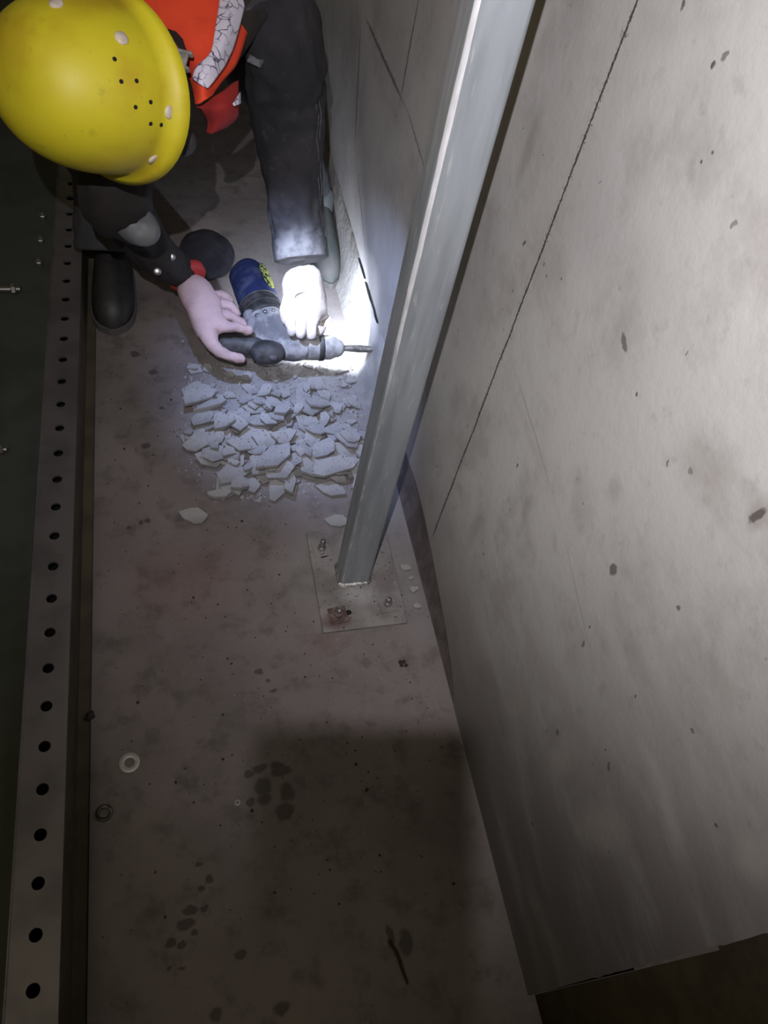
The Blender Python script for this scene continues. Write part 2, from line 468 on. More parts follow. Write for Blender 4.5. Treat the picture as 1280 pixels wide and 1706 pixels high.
def make_denim():
    t = NT('dusty_dark_denim'); v = t.coord()
    c = t.mix(t.ramp(t.noise(v, 6, 5), 0.35, 0.7), (0.017, 0.017, 0.020), (0.036, 0.034, 0.037))
    sep = t.n('ShaderNodeSeparateXYZ'); t.l(v, sep.inputs[0])
    d = t.math('MULTIPLY', t.ramp(sep.outputs['Z'], 0.27, 0.50, 1.0, 0.0), t.ramp(t.noise(v, 24, 5), 0.35, 0.6, 0.35, 1.0))
    c = t.mix(d, c, (0.20, 0.20, 0.215))
    c = t.mix(t.ramp(t.noise(v, 40, 5, 0.7), 0.58, 0.72, 0, 0.4), c, (0.10, 0.10, 0.105))
    t.color(c); t.rough(0.92)
    t.bump(t.math('ADD', t.noise(v, 18, 4), t.math('MULTIPLY', t.noise(v, 500, 2), 0.3)), 0.5, 0.006)
    return t.m
M['denim'] = make_denim()
M['seam'] = simple('pale_stitched_seam', (0.14, 0.14, 0.15), 0.9, 0, (0.05, 0.05, 0.055), 60)
M['trousers'] = simple('grey_work_trousers', (0.038, 0.040, 0.045), 0.9, 0, (0.022, 0.023, 0.026), 12, 0.4, 60, 0.004)
M['dark_cloth'] = simple('brown_black_sleeve', (0.016, 0.013, 0.011), 0.9, 0, (0.009, 0.008, 0.007), 14, 0.4, 40, 0.005)
M['skin'] = simple('tanned_skin', (0.30, 0.17, 0.115), 0.55, 0, (0.26, 0.14, 0.09), 20, 0.1, 200)
M['glove'] = simple('white_cotton_glove', (0.62, 0.57, 0.54), 0.92, 0, (0.46, 0.41, 0.39), 20, 0.5, 150, 0.003)
M['glove_pink'] = simple('pinkish_cotton_glove', (0.50, 0.355, 0.355), 0.92, 0, (0.42, 0.295, 0.295), 18, 0.5, 150, 0.003)
M['glove_red'] = simple('red_glove_hem', (0.50, 0.025, 0.025), 0.9, 0, (0.35, 0.05, 0.045), 60, 0.3, 200)
M['boot'] = simple('black_rubber_boot', (0.010, 0.010, 0.011), 0.55, 0, (0.026, 0.025, 0.025), 12, 0.25, 60, 0.003)
M['dusty_boot'] = simple('dusty_dark_boot', (0.075, 0.073, 0.074), 0.85, 0, (0.05, 0.066, 0.066), 24, 0.3, 60, 0.003)
M['sole'] = simple('boot_sole', (0.085, 0.082, 0.080), 0.85)
M['pad'] = simple('grey_dust_mask', (0.13, 0.135, 0.15), 0.6, 0, (0.10, 0.105, 0.115), 20)
M['strap'] = simple('black_strap', (0.03, 0.028, 0.027), 0.7)
M['clip'] = simple('grey_plastic_clip', (0.30, 0.29, 0.26), 0.5, 0, (0.2, 0.19, 0.17), 50)
M['black_plastic'] = simple('dusty_black_plastic', (0.028, 0.027, 0.028), 0.6, 0, (0.075, 0.073, 0.076), 26, 0.2, 90)
M['blue_plastic'] = simple('dusty_blue_plastic', (0.022, 0.034, 0.115), 0.55, 0, (0.10, 0.115, 0.20), 20, 0.15, 90, 0.001, 0.45, 0.72)
M['gear_grey'] = simple('dust_caked_grey_casing', (0.15, 0.15, 0.165), 0.7, 0, (0.42, 0.42, 0.43), 22, 0.6, 50, 0.004, 0.40, 0.66)
M['dust_grey'] = simple('pale_dust_caked_nose', (0.40, 0.40, 0.41), 0.85, 0, (0.24, 0.24, 0.25), 30, 0.5, 60, 0.003)
M['bag'] = simple('dusty_navy_canvas', (0.022, 0.023, 0.035), 0.9, 0, (0.045, 0.045, 0.058), 16, 0.4, 80, 0.003)
def make_label():
    t = NT('green_maker_label'); v = t.coord()
    k = t.ramp(t.noise(v, 95, 2, 0.5, 0.8), 0.47, 0.53)
    t.color(t.mix(k, (0.025, 0.035, 0.03), (0.40, 0.44, 0.10))); t.rough(0.5)
    return t.m
M['label'] = make_label()
M['phone'] = simple('phone_case', (0.02, 0.02, 0.022), 0.4)
M['lampglass'] = NT('lamp_lens').m
_b = M['lampglass'].node_tree.nodes['Principled BSDF']
_b.inputs['Emission Color'].default_value = (0.9, 0.95, 1, 1); _b.inputs['Emission Strength'].default_value = 4.0

# ------------------------------------------------------------------ the setting
# floor slab, ending in a straight arris at x = -0.222
bm = bmesh.new()
xs = [-0.222, 0.0, 0.3, 0.555, 1.6]; ys = [-2.0, 0.004, 1.0, 2.0, 3.5, 7.0]
g = [[bm.verts.new((x, y, 0)) for x in xs] for y in ys]
for j in range(len(ys) - 1):
    for i in range(len(xs) - 1):
        if j == 0 and i >= 3: continue   # made-up opening beyond the near end of the wall, keeps it dark
        bm.faces.new((g[j][i], g[j][i + 1], g[j + 1][i + 1], g[j + 1][i]))
r = bmesh.ops.extrude_face_region(bm, geom=bm.faces[:])
for e in r['geom']:
    if isinstance(e, bmesh.types.BMVert): e.co.z = -0.12
floor = tag(from_bm('floor', bm, M['floor'], smooth=False), kind='structure')

# right wall: chipped near edge at y = 0, foot cut back over a dark recess
WX = 0.542
def foot_z(y):
    n = 0.012 * mnoise.noise(Vector((y * 9, 3.1, 0)))
    if y < 0.58: return 0.0
    if y < 1.0: return 0.128 * ((y - 0.58) / 0.42) ** 0.6 * (1 + 0.0) + n * 0.3
    if y < 1.3: return 0.128 + n
    if y < 1.5: return 0.128 + (y - 1.3) / 0.2 * 0.06 + n
    if y < 1.95: return 0.188 + n
    return 0.19 + n
ny = 160
yv = [0.006 + (7.0 - 0.006) * (i / ny) ** 1.7 for i in range(ny + 1)]
bm = bmesh.new()
cols = []
for y in yv:
    zb = foot_z(y)
    zs = [zb, zb + 0.02, 0.3] + [0.3 + 0.02 * q for q in range(1, 41)] + [1.2, 1.5, 2.0, 3.0]
    c = []
    for k, z in enumerate(zs):
        yy = y
        if y < 0.01: yy = y + 0.003 * mnoise.noise(Vector((1.7, z * 14, 0))) + 0.003 * mnoise.noise(Vector((5.7, z * 60, 0)))
        xx = WX + (0.006 if (y > 0.58 and k == 0) else 0.0)
        c.append(bm.verts.new((xx, yy, z)))
    cols.append(c)
for i in range(ny):
    for k in range(len(zs) - 1):
        bm.faces.new((cols[i][k], cols[i + 1][k], cols[i + 1][k + 1], cols[i][k + 1]))
# the return face at the near edge and the underside of the foot
ret = [bm.verts.new((WX + 0.22, v.co.y + 0.035, v.co.z)) for v in cols[0]]
for k in range(len(zs) - 1): bm.faces.new((cols[0][k + 1], ret[k + 1], ret[k], cols[0][k]))
und = [bm.verts.new((WX + 0.22, v[0].co.y, v[0].co.z)) for v in cols]
for i in range(ny): bm.faces.new((cols[i][0], und[i], und[i + 1], cols[i + 1][0]))
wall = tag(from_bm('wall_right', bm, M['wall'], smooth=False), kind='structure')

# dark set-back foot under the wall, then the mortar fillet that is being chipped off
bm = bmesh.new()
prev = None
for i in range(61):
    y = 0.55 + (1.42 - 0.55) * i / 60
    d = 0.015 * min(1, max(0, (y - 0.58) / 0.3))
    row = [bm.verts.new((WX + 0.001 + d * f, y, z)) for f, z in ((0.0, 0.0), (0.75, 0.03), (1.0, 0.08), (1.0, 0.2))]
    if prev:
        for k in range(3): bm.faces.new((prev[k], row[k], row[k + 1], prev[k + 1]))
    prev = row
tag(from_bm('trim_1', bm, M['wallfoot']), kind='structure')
bm = bmesh.new()
prev = None
for i in range(161):
    y = 1.40 + (7.0 - 1.40) * (i / 160) ** 1.6
    e = 1.0 if y > 1.5 else (y - 1.40) / 0.1
    n1 = mnoise.noise(Vector((y * 16, 0.3, 2))); n2 = mnoise.noise(Vector((y * 45, 4.3, 2)))
    top = foot_z(y) - 0.004 - 0.004 * max(0, n2)
    row = [bm.verts.new(p) for p in ((WX - 0.028 * e + 0.008 * n1, y, 0.0), (WX - 0.012 * e + 0.006 * n2, y, 0.035), (WX - 0.004 + 0.004 * n1, y, 0.10), (WX + 0.003, y, top), (WX + 0.05, y, top))]
    if prev:
        for k in range(4): bm.faces.new((prev[k], row[k], row[k + 1], prev[k + 1]))
    prev = row
tag(from_bm('trim_2', bm, M['mortar']), kind='structure')
# the open crack where the chipped mortar has come away from the wall
for k, (ya_, yb_, wz_) in enumerate(((1.61, 1.69, .0035), (1.685, 1.79, .0055), (1.80, 1.90, .0035))):
    bm = bmesh.new(); prev = None
    for i in range(15):
        u = i / 14; y = ya_ + (yb_ - ya_) * u
        hw = wz_ * math.sin(math.pi * min(1, max(0.04, u))) * (0.7 + 0.8 * abs(mnoise.noise(Vector((y * 60, k, 1)))))
        zc_ = foot_z(y) + 0.002 + 0.004 * mnoise.noise(Vector((y * 40, 7, k)))
        row = [bm.verts.new((WX - 0.0012, y, zc_ - hw)), bm.verts.new((WX - 0.0012, y, zc_ + hw)), bm.verts.new((WX + 0.004, y, zc_ + hw)), bm.verts.new((WX + 0.004, y, zc_ - hw))]
        if prev:
            for q in range(4): bm.faces.new((prev[q], row[q], row[(q + 1) % 4], prev[(q + 1) % 4]))
        prev = row
    o = from_bm('crack', bm, M['black_hole'], smooth=False); o.parent = wall
# recess beyond the near end of the wall, and the made-up opening's bottom
bm = bmesh.new(); box(bm, (0.95, -2.0, -1.2), (1.05, 0.012, 3.0))
box(bm, (0.555, -2.0, -1.3), (1.05, 0.012, -1.2))
tag(from_bm('wall_recess', bm, M['ledge'], smooth=False), kind='structure')

# deck plate left of the girder, at a lower level, and the dark ledge under the flange
bm = bmesh.new(); box(bm, (-1.8, -2.0, -0.02), (-0.335, 7.0, 0.055))
tag(from_bm('deck_plate', bm, M['deck'], smooth=False), kind='structure')
bm = bmesh.new(); box(bm, (-0.262, -2.0, -0.12), (-0.2222, 7.0, -0.006), bevel=0.003, seg=1)
tag(from_bm('trim_3', bm, M['ledge'], smooth=False), kind='structure')

# ------------------------------------------------------------------ perforated girder
FZ = 0.12
sc = (H - FZ) / H
xl, xr = -0.350 * sc, -0.2675 * sc
girder = tag(empty('steel_girder', (xr, 0.8, 0)), 'long grey steel channel with a row of round holes beside the concrete floor', 'girder')
hx, sp, y_first = -0.3085 * sc, 0.0841 * sc, 0.175 * sc
hr = 0.0108
# top flange made cell by cell, each cell with a round hole through it
bm = bmesh.new()
n0, n1 = -9, 66
NH = 16
prevcol = None
for z, flip in ((FZ, False), (FZ - 0.006, True)):
    for i in range(n0, n1):
        yc = y_first + sp * i
        y0, y1 = yc - sp / 2, yc + sp / 2
        corners = []
        ring = []
        for k in range(NH):
            a = 2 * math.pi * k / NH
            ca, sa = math.cos(a), math.sin(a)
            ring.append(bm.verts.new((hx + hr * ca, yc + hr * sa, z)))
            # point on the cell's outline along the same direction
            tx = ((xr if ca > 0 else xl) - hx) / ca if abs(ca) > 1e-6 else 1e9
            ty = (sp / 2) / abs(sa) if abs(sa) > 1e-6 else 1e9
            tt = min(tx, ty)
            corners.append(bm.verts.new((hx + ca * tt, yc + sa * tt, z)))
        cq = {}
        for k in range(NH):
            k2 = (k + 1) % NH
            f = [ring[k], corners[k], corners[k2], ring[k2]]
            a, b = corners[k].co, corners[k2].co
            if abs(a.x - b.x) > 1e-6 and abs(a.y - b.y) > 1e-6:
                cxn = xr if max(a.x, b.x) > xr - 1e-5 else xl
                cyn = y1 if max(a.y, b.y) > y1 - 1e-5 else y0
                f = [ring[k], corners[k], bm.verts.new((cxn, cyn, z)), corners[k2], ring[k2]]
            bm.faces.new(f if not flip else f[::-1])
        if not flip:
            low = [bm.verts.new((v.co.x, v.co.y, FZ - 0.006)) for v in ring]
            for k in range(NH):
                k2 = (k + 1) % NH
                bm.faces.new((ring[k2], low[k2], low[k], ring[k]))
ya, yb = y_first + sp * (n0 - .5), y_first + sp * (n1 - .5)
me = bpy.data.meshes.new('top_flange'); bm.to_mesh(me); bm.free()
o = link('top_flange', me, M['galv_flat']); under(o, girder)
bm = bmesh.new(); box(bm, (xl - 0.004, ya, 0.055), (xl, yb, FZ + 0.002), bevel=0.0012, seg=1)
under(from_bm('outer_lip', bm, M['galv_flat'], smooth=False), girder)
bm = bmesh.new(); box(bm, (xr - 0.006, ya, -0.006), (xr - 0.0005, yb, FZ - 0.0005), bevel=0.001, seg=1)
under(from_bm('inner_web', bm, M['ledge'], smooth=False), girder)
bm = bmesh.new(); box(bm, (xl, ya, 0.056), (xr - 0.006, yb, 0.060))
under(from_bm('bottom_flange', bm, M['black_hole'], smooth=False), girder)

def bolt_parts(base, axis, length, r, nut_at=None):
    """a threaded rod with a hexagon nut"""
    bm = bmesh.new()
    prof = [(r, 0)]
    k = int(length / 0.003)
    for i in range(k):
        z = length * (i + .5) / k
        prof += [(r, z - 0.0008), (r * 0.86, z)]
    prof += [(r, length - 0.001), (r * 0.8, length)]
    lathe(bm, base, axis, prof, 12)
    rod = from_bm('rod', bm, M['steel'])
    bm = bmesh.new()
    na = nut_at if nut_at is not None else length * 0.2
    lathe(bm, Vector(base) + Vector(axis).normalized() * na, axis, [(r * 1.55, 0), (r * 1.75, r * 0.2), (r * 1.75, r * 1.3), (r * 1.5, r * 1.55)], 6)
    nut = from_bm('nut', bm, M['steel'], smooth=False)
    return rod, nut
# bright bolts on the dark deck left of the girder
for k, (x, y) in enumerate([(72, 364), (69, 404), (66, 441)]):
    p = pz(x, y, 0.055)
    rod, nut = bolt_parts(p, (0, 0, 1), 0.02, 0.006, 0.004)
    rod.name = 'deck_bolt' if k == 0 else 'deck_bolt.%03d' % k
    under(nut, rod)
    tag(rod, ['farthest of three small bright bolts in a row beside the dark girder', 'middle one of three small bright bolts in a row beside the dark girder',
              'nearest of three small bright bolts in a row beside the dark girder'][k], 'bolt', 'small bolts in a row on the dark deck')
p = pz(-14, 482, 0.075)
rod, nut = bolt_parts(p, (1, 0.02, 0), pz(34, 482, 0.075).x - p.x, 0.0085, 0.05)
rod.name = 'threaded_bar'
under(nut, rod)
tag(rod, 'short bright threaded bar with nut lying across the dark deck at the frame edge', 'bar')
p = pz(-20, 750, 0.075)
rod, nut = bolt_parts(p, (1, 0, 0), pz(12, 750, 0.075).x - p.x, 0.006, 0.025)
rod.name = 'threaded_stud'
under(nut, rod)
tag(rod, 'small pale stud end on the dark deck halfway along the frame edge', 'bolt')

# ------------------------------------------------------------------ square post on its base plate
post = tag(empty('square_post', (0.375, 0.92, 0)), 'tall galvanised square steel post standing on a bolted base plate', 'post')
px0, px1, py0, py1 = 0.3385, 0.411, 0.891, 0.951
PT = 0.010  # plate thickness
bm = bmesh.new()
# rounded square outline, swept up
out = []
rc = 0.009
for cx_, cy_, a0 in ((px1 - rc, py1 - rc, 0), (px0 + rc, py1 - rc, 90), (px0 + rc, py0 + rc, 180), (px1 - rc, py0 + rc, 270)):
    for k in range(6):
        a = math.radians(a0 + 90 * k / 5)
        out.append((cx_ + rc * math.cos(a), cy_ + rc * math.sin(a)))
lv = []
for i in range(31):
    z = PT + 2.9 * i / 30
    lv.append([bm.verts.new((x, y, z)) for x, y in out])
for i in range(30):
    for k in range(len(out)):
        k2 = (k + 1) % len(out)
        bm.faces.new((lv[i][k], lv[i][k2], lv[i + 1][k2], lv[i + 1][k]))
bm.faces.new(lv[-1])
under(from_bm('tube', bm, M['post']), post)
# base plate with slotted holes left open
def slot_ring(cx_, cy_, hl, hw, ang, n=12):
    pts = []
    for k in range(n):
        a = 2 * math.pi * k / n
        x = hw * math.cos(a) + (hl - hw) * (1 if math.cos(a) > 0 else -1)
        y = hw * math.sin(a)
        c, s = math.cos(ang), math.sin(ang)
        pts.append((cx_ + c * x - s * y, cy_ + s * x + c * y))
    return pts
bm = bmesh.new()
cor = [(0.279, 0.773), (0.4815, 0.776), (0.4815, 1.051), (0.279, 1.051)]
v0 = [bm.verts.new((x, y, 0.0005)) for x, y in cor]; v1 = [bm.verts.new((x, y, PT)) for x, y in cor]
bm.faces.new(v1); bm.faces.new(v0[::-1])
for k in range(4): bm.faces.new((v0[k], v0[(k + 1) % 4], v1[(k + 1) % 4], v1[k]))
bmesh.ops.bevel(bm, geom=bm.edges[:], offset=0.0012, segments=1, affect='EDGES')
pl = from_bm('base_plate', bm, M['plate'], smooth=False); under(pl, post)
# weld bead along the foot of the tube
bm = bmesh.new()
ring = []
for k in range(len(out)):
    for s_ in range(4):
        x = out[k][0] * (1 - s_ / 4) + out[(k + 1) % len(out)][0] * s_ / 4
        y = out[k][1] * (1 - s_ / 4) + out[(k + 1) % len(out)][1] * s_ / 4
        ring.append(Vector((x, y, PT)))
ctr = Vector(((px0 + px1) / 2, (py0 + py1) / 2, PT))
rows = []
for i, p in enumerate(ring):
    n = (p - ctr); n.z = 0; n.normalize()
    wv_ = 0.007 + 0.0025 * mnoise.noise(p * 160)
    rows.append((bm.verts.new(p - n * 0.001 + Vector((0, 0, 0.007 + 0.002 * mnoise.noise(p * 210)))), bm.verts.new(p + n * wv_ * 0.6 + Vector((0, 0, 0.0045))), bm.verts.new(p + n * wv_)))
for i in range(len(rows)):
    a, b = rows[i], rows[(i + 1) % len(rows)]
    for k in range(2): bm.faces.new((a[k], b[k], b[k + 1], a[k + 1]))
under(from_bm('weld_bead', bm, M['weld']), post)
for i, (bx, by, rusty) in enumerate([(536, 914, 0), (564, 1024, 1), (646, 1006, 0), (None, None, 0)]):
    if bx is None: p = Vector((0.445, 1.015, PT))
    else: p = pz(bx, by, PT + 0.004)
    p.z = PT
    a = empty('anchor_bolt', (0, 0, 0)); a.parent = post
    a.matrix_parent_inverse = Matrix.Translation(-Vector(post.location))
    sl = p + Vector((0.004, -0.017 if i in (0,) else 0.016, 0))
    if i == 1: sl = p + Vector((0.022, 0.004, 0))
    bm = bmesh.new()
    pts = slot_ring(sl.x, sl.y, 0.011, 0.0065, 0.2)
    t_ = [bm.verts.new((x, y, PT + 0.0006)) for x, y in pts]; b_ = [bm.verts.new((x, y, 0.002)) for x, y in pts]
    bm.faces.new(t_); bm.faces.new(b_[::-1])
    for k in range(12): bm.faces.new((b_[k], b_[(k + 1) % 12], t_[(k + 1) % 12], t_[k]))
    o = from_bm('slot', bm, M['black_hole'], smooth=False); o.parent = a
    bm = bmesh.new()
    box(bm, (p.x - 0.021, p.y - 0.021, PT), (p.x + 0.021, p.y + 0.021, PT + 0.004), Matrix.Rotation(0.12, 3, 'Z'), 0.0008, 1)
    wm = M['rusty'] if rusty else M['plate']
    o = from_bm('square_washer', bm, wm, smooth=False); o.parent = a
    rod, nut = bolt_parts(p + Vector((0, 0, 0.004)), (0, 0, 1), (0.038 if i == 0 else 0.026), 0.0062, 0.0)
    rod.parent = a; nut.parent = a
    if rusty: nut.data.materials[0] = M['rusty']

# ------------------------------------------------------------------ loose washers on the floor
def ring_mesh(name, c, ro, ri, h, mat, n=28, z0=0.0):
    bm = bmesh.new()
    prof = [(ri, 0.0005), (ro - 0.0006, 0.0), (ro, 0.0006), (ro, h - 0.0006), (ro - 0.0006, h), (ri + 0.0004, h), (ri, h - 0.0004)]
    vs = []
    for k in range(n):
        a = 2 * math.pi * k / n
        vs.append([bm.verts.new((c.x + r_ * math.cos(a), c.y + r_ * math.sin(a), z0 + z)) for r_, z in prof])
    for k in range(n):
        for j in range(len(prof)):
            a, b = vs[k], vs[(k + 1) % n]; j2 = (j + 1) % len(prof)
            bm.faces.new((a[j], b[j], b[j2], a[j2]))
    return from_bm(name, bm, mat)
o = ring_mesh('flat_washer', pz(216, 1271, 0), 0.0205, 0.0095, 0.003, M['pale_washer'])
tag(o, 'pale flat washer lying on the floor, the largest loose one', 'washer')
o = ring_mesh('spring_washer', pz(174, 1355, 0), 0.0155, 0.0095, 0.006, M['dark_ring'])
tag(o, 'small dark steel ring on the floor near the girder', 'washer')
o = ring_mesh('small_washer', pz(396, 1337, 0), 0.0055, 0.0035, 0.0012, M['pale_washer'], 16)
tag(o, 'tiny pale ring on the floor by the dark oil spots', 'washer')

def lump(bm, c, s, rr, n=1):
    r_ = bmesh.ops.create_icosphere(bm, subdivisions=n, radius=1, matrix=Matrix.Translation(c))
    for v in r_['verts']:
        d = v.co - Vector(c)
        v.co = Vector(c) + Vector((d.x * s[0], d.y * s[1], d.z * s[2])) * (0.75 + 0.5 * rr.random())
# dark clod on the ledge, dark clod by the plate
bm = bmesh.new(); p = pz(141, 1194, 0.0); lump(bm, (-0.2235, p.y, 0.002), (0.009, 0.012, 0.009), rnd, 2)
bmesh.ops.create_icosphere(bm, subdivisions=1, radius=0.004, matrix=Matrix.Translation((-0.234, p.y - 0.003, -0.003)))
tag(from_bm('dirt_clod', bm, M['dark_crumb']), 'black clod of dirt on the edge of the dark strip by the girder', 'clod')
bm = bmesh.new(); p = pz(671, 1106, 0.0)
for k in range(5): lump(bm, (p.x + rnd.uniform(-.006, .006), p.y + rnd.uniform(-.009, .009), 0.003), (0.005, 0.005, 0.004), rnd, 1)
tag(from_bm('mortar_clod', bm, M['dark_crumb'], smooth=False), 'small black clod on the floor in front of the base plate', 'clod')
a, b = pz(648, 1567, 0.003), pz(680, 1640, 0.003)
bm = bmesh.new()
pa, ra = resample([a, a.lerp(b, .3) + Vector((.004, 0, 0.002)), a.lerp(b, .7) + Vector((.001, 0, 0.001)), b], [0.0028, 0.003, 0.0026, 0.0015], 12)
loft(bm, pa, ra, 8)
tag(from_bm('wire_offcut', bm, M['dark_crumb']), 'thin dark offcut of wire on the shadowed floor at the bottom', 'wire')

# ------------------------------------------------------------------ broken concrete chips
GX0, GX1, GY0, GY1, CS = -0.06, 0.545, 1.02, 1.80, 0.004
gw, gh = int((GX1 - GX0) / CS), int((GY1 - GY0) / CS)
hm = np.zeros((gh, gw))
XX, YY = np.meshgrid(GX0 + (np.arange(gw) + .5) * CS, GY0 + (np.arange(gh) + .5) * CS)
# keep the heap off the base plate and post
blk = (XX > 0.27) & (XX < 0.49) & (YY < 1.06)
cr = random.Random(21)
chips = []
def inside(poly, X, Y):
    r_ = np.zeros(X.shape, bool); n = len(poly)
    j = n - 1
    for i in range(n):
        xi, yi = poly[i]; xj, yj = poly[j]
        c = ((yi > Y) != (yj > Y)) & (X < (xj - xi) * (Y - yi) / (yj - yi + 1e-12) + xi)
        r_ ^= c; j = i
    return r_
def drop_chip(cx_, cy_, size, thick, aspect=None, rot=None, tiltmax=0.3):
    n = cr.randint(5, 7)
    aspect = aspect or cr.uniform(0.55, 0.95); rot = cr.uniform(0, 6.28) if rot is None else rot
    poly = []
    for k in range(n):
        a = 2 * math.pi * (k + cr.uniform(-.40, .40)) / n
        r_ = size / 2 * cr.uniform(0.70, 1.12)
        x, y = r_ * math.cos(a), r_ * math.sin(a) * aspect
        poly.append((cx_ + x * math.cos(rot) - y * math.sin(rot), cy_ + x * math.sin(rot) + y * math.cos(rot)))
    xsP = [p[0] for p in poly]; ysP = [p[1] for p in poly]
    if min(xsP) < GX0 + .01 or max(xsP) > 0.505 or min(ysP) < GY0 + .01 or max(ysP) > GY1 - .01: return None
    i0, i1 = int((min(xsP) - GX0) / CS) - 1, int((max(xsP) - GX0) / CS) + 2
    j0, j1 = int((min(ysP) - GY0) / CS) - 1, int((max(ysP) - GY0) / CS) + 2
    X, Y = XX[j0:j1, i0:i1], YY[j0:j1, i0:i1]
    m = inside(poly, X, Y)
    if m.sum() < 3 or blk[j0:j1, i0:i1][m].any(): return None
    h = hm[j0:j1, i0:i1]
    A = np.c_[X[m] - cx_, Y[m] - cy_, np.ones(m.sum())]
    co = np.linalg.lstsq(A, h[m], rcond=None)[0]
    tx, ty = np.clip(co[0] * .9, -tiltmax, tiltmax), np.clip(co[1] * .9, -tiltmax, tiltmax)
    tx += cr.uniform(-.09, .09); ty += cr.uniform(-.12, .05)
    pl_ = tx * (X - cx_) + ty * (Y - cy_)
    z0 = max(0.0, float(np.percentile(h[m] - pl_[m], 78))) + 0.0003
    for x, y in poly:  # never under the floor
        z0 = max(z0, -(tx * (x - cx_) + ty * (y - cy_)) + 0.0003)
    top = z0 + pl_ + thick
    h[m] = np.maximum(h[m], top[m])
    return poly, (cx_, cy_), (tx, ty, z0), thick
def chip_mesh(name, spec):
    poly, (cx_, cy_), (tx, ty, z0), th = spec
    bm = bmesh.new()
    bot, mid, topv = [], [], []
    zc = z0
    for x, y in poly:
        dx, dy = x - cx_, y - cy_
        zb = tx * dx + ty * dy
        k1 = cr.uniform(.88, 1.0); k2 = cr.uniform(.95, 1.0)
        bot.append(bm.verts.new((dx * k1, dy * k1, zb * k1)))
        mid.append(bm.verts.new((dx, dy, zb + th * cr.uniform(.45, .75))))
        topv.append(bm.verts.new((dx * k2, dy * k2, zb * k2 + th * cr.uniform(.88, 1.0))))
    n = len(poly)
    cb = bm.verts.new((0, 0, th * 0.12)); ct = bm.verts.new((0, 0, th))
    for k in range(n):
        k2 = (k + 1) % n
        bm.faces.new((bot[k], bot[k2], mid[k2], mid[k])); bm.faces.new((mid[k], mid[k2], topv[k2], topv[k]))
        bm.faces.new((topv[k], topv[k2], ct)); bm.faces.new((bot[k2], bot[k], cb))
    o = from_bm(name, bm, M['chip'], smooth=False)
    o.location = (cx_, cy_, zc)
    return o
specs = []
def in_heap(x, y):
    # outline of the heap on the floor
    if y > 1.66 or y < 1.15: return False
    left = 0.02 + max(0, (1.32 - y)) * 0.75 + 0.03 * mnoise.noise(Vector((y * 9, 0, 0)))
    bottom = 1.17 + 0.10 * max(0, (0.12 - x)) / 0.12 + 0.03 * mnoise.noise(Vector((x * 14, 5, 0)))
    return x > left and y > bottom
# large flat pieces first, then middling ones, then the named ones on top
def scatter(n, smin, smax, tmin, tmax, ylo, yhi):
    k = 0; tries = 0
    while k < n and tries < 4000:
        tries += 1
        x = cr.uniform(0.0, 0.5); y = cr.uniform(ylo, yhi)
        if not in_heap(x, y): continue
        s_ = drop_chip(x, y, cr.uniform(smin, smax), cr.uniform(tmin, tmax))
        if s_: specs.append(('s', s_)); k += 1
scatter(70, 0.045, 0.085, 0.006, 0.011, 1.18, 1.56)
scatter(40, 0.025, 0.050, 0.004, 0.008, 1.42, 1.68)
scatter(60, 0.060, 0.105, 0.007, 0.013, 1.18, 1.46)
scatter(45, 0.030, 0.060, 0.005, 0.010, 1.17, 1.52)
named = [  # (px, py, size, thick, aspect, rot, label)
    (330, 662, .105, .016, .62, 0.5, 'large concrete chip at the top left corner of the heap'),
    (352, 680, .095, .018, .45, 0.2, 'long rounded pale chip lying across the upper left of the heap'),
    (368, 710, .085, .016, .72, 0.1, 'bright flat chip standing out at the left of the heap'),
    (455, 770, .125, .016, .62, 0.75, 'largest slanting flat chip in the middle of the heap'),
    (555, 780, .125, .016, .62, 0.15, 'broad flat chip at the near right of the heap by the post'),
    (537, 750, .095, .014, .8, 0.3, 'squarish flat chip just left of the post'),
    (400, 805, .060, .018, .85, 0.4, 'blocky chip at the near edge of the heap, left of centre'),
    (485, 805, .065, .016, .55, 1.3, 'upright pointed chip at the near tip of the heap'),
    (364, 818, .060, .012, .5, -0.2, 'thin chip at the near left edge of the heap'),
    (322, 850, .075, .012, .75, 0.1, 'lone dull chip lying apart at the near left of the heap'),
    (325, 735, .075, .014, .8, 0.6, 'squat chip at the far left edge below the bright one'),
    (470, 700, .075, .014, .7, 0.4, 'flat chip in the upper middle of the heap'),
    (405, 745, .090, .012, .5, 0.1, 'long flat chip with a dark crack beneath, left of centre'),
]
for (x, y, s_, th, asp, rt, lab) in named:
    p = pz(x, y, 0.03)
    r_ = drop_chip(p.x, p.y, s_, th, asp, rt, 0.22)
    if r_: specs.append((lab, r_))
print('heap height', float(hm.max()), len(specs))
def chip_words(sp_):
    poly, (x, y), _, th = sp_
    r_ = [math.hypot(a - x, b - y) for a, b in poly]
    d_ = 2 * sum(r_) / len(r_)
    size = 'tiny' if d_ < .034 else 'small' if d_ < .05 else 'medium' if d_ < .068 else 'broad'
    shape = 'narrow' if min(r_) / max(r_) < .56 else 'blunt'
    row = 'at the near edge of the heap' if y < 1.24 else 'in the near half of the heap' if y < 1.33 else 'across the middle of the heap' if y < 1.41 else 'in the far half of the heap' if y < 1.50 else 'at the far edge below the hammer'
    side = 'left end' if x < .12 else 'left of centre' if x < .21 else 'centre' if x < .30 else 'right of centre' if x < .40 else 'beside the post'
    return '%s %s chip %s, %s' % (size, shape, row, side)
same = {}
for k_, (lab, sp_) in enumerate(specs):
    if lab == 's': same.setdefault(chip_words(sp_), []).append(k_)
ORD = ['first', 'second', 'third', 'fourth', 'fifth', 'sixth', 'seventh', 'eighth', 'ninth', 'tenth', 'eleventh', 'twelfth']
chip_label = {}
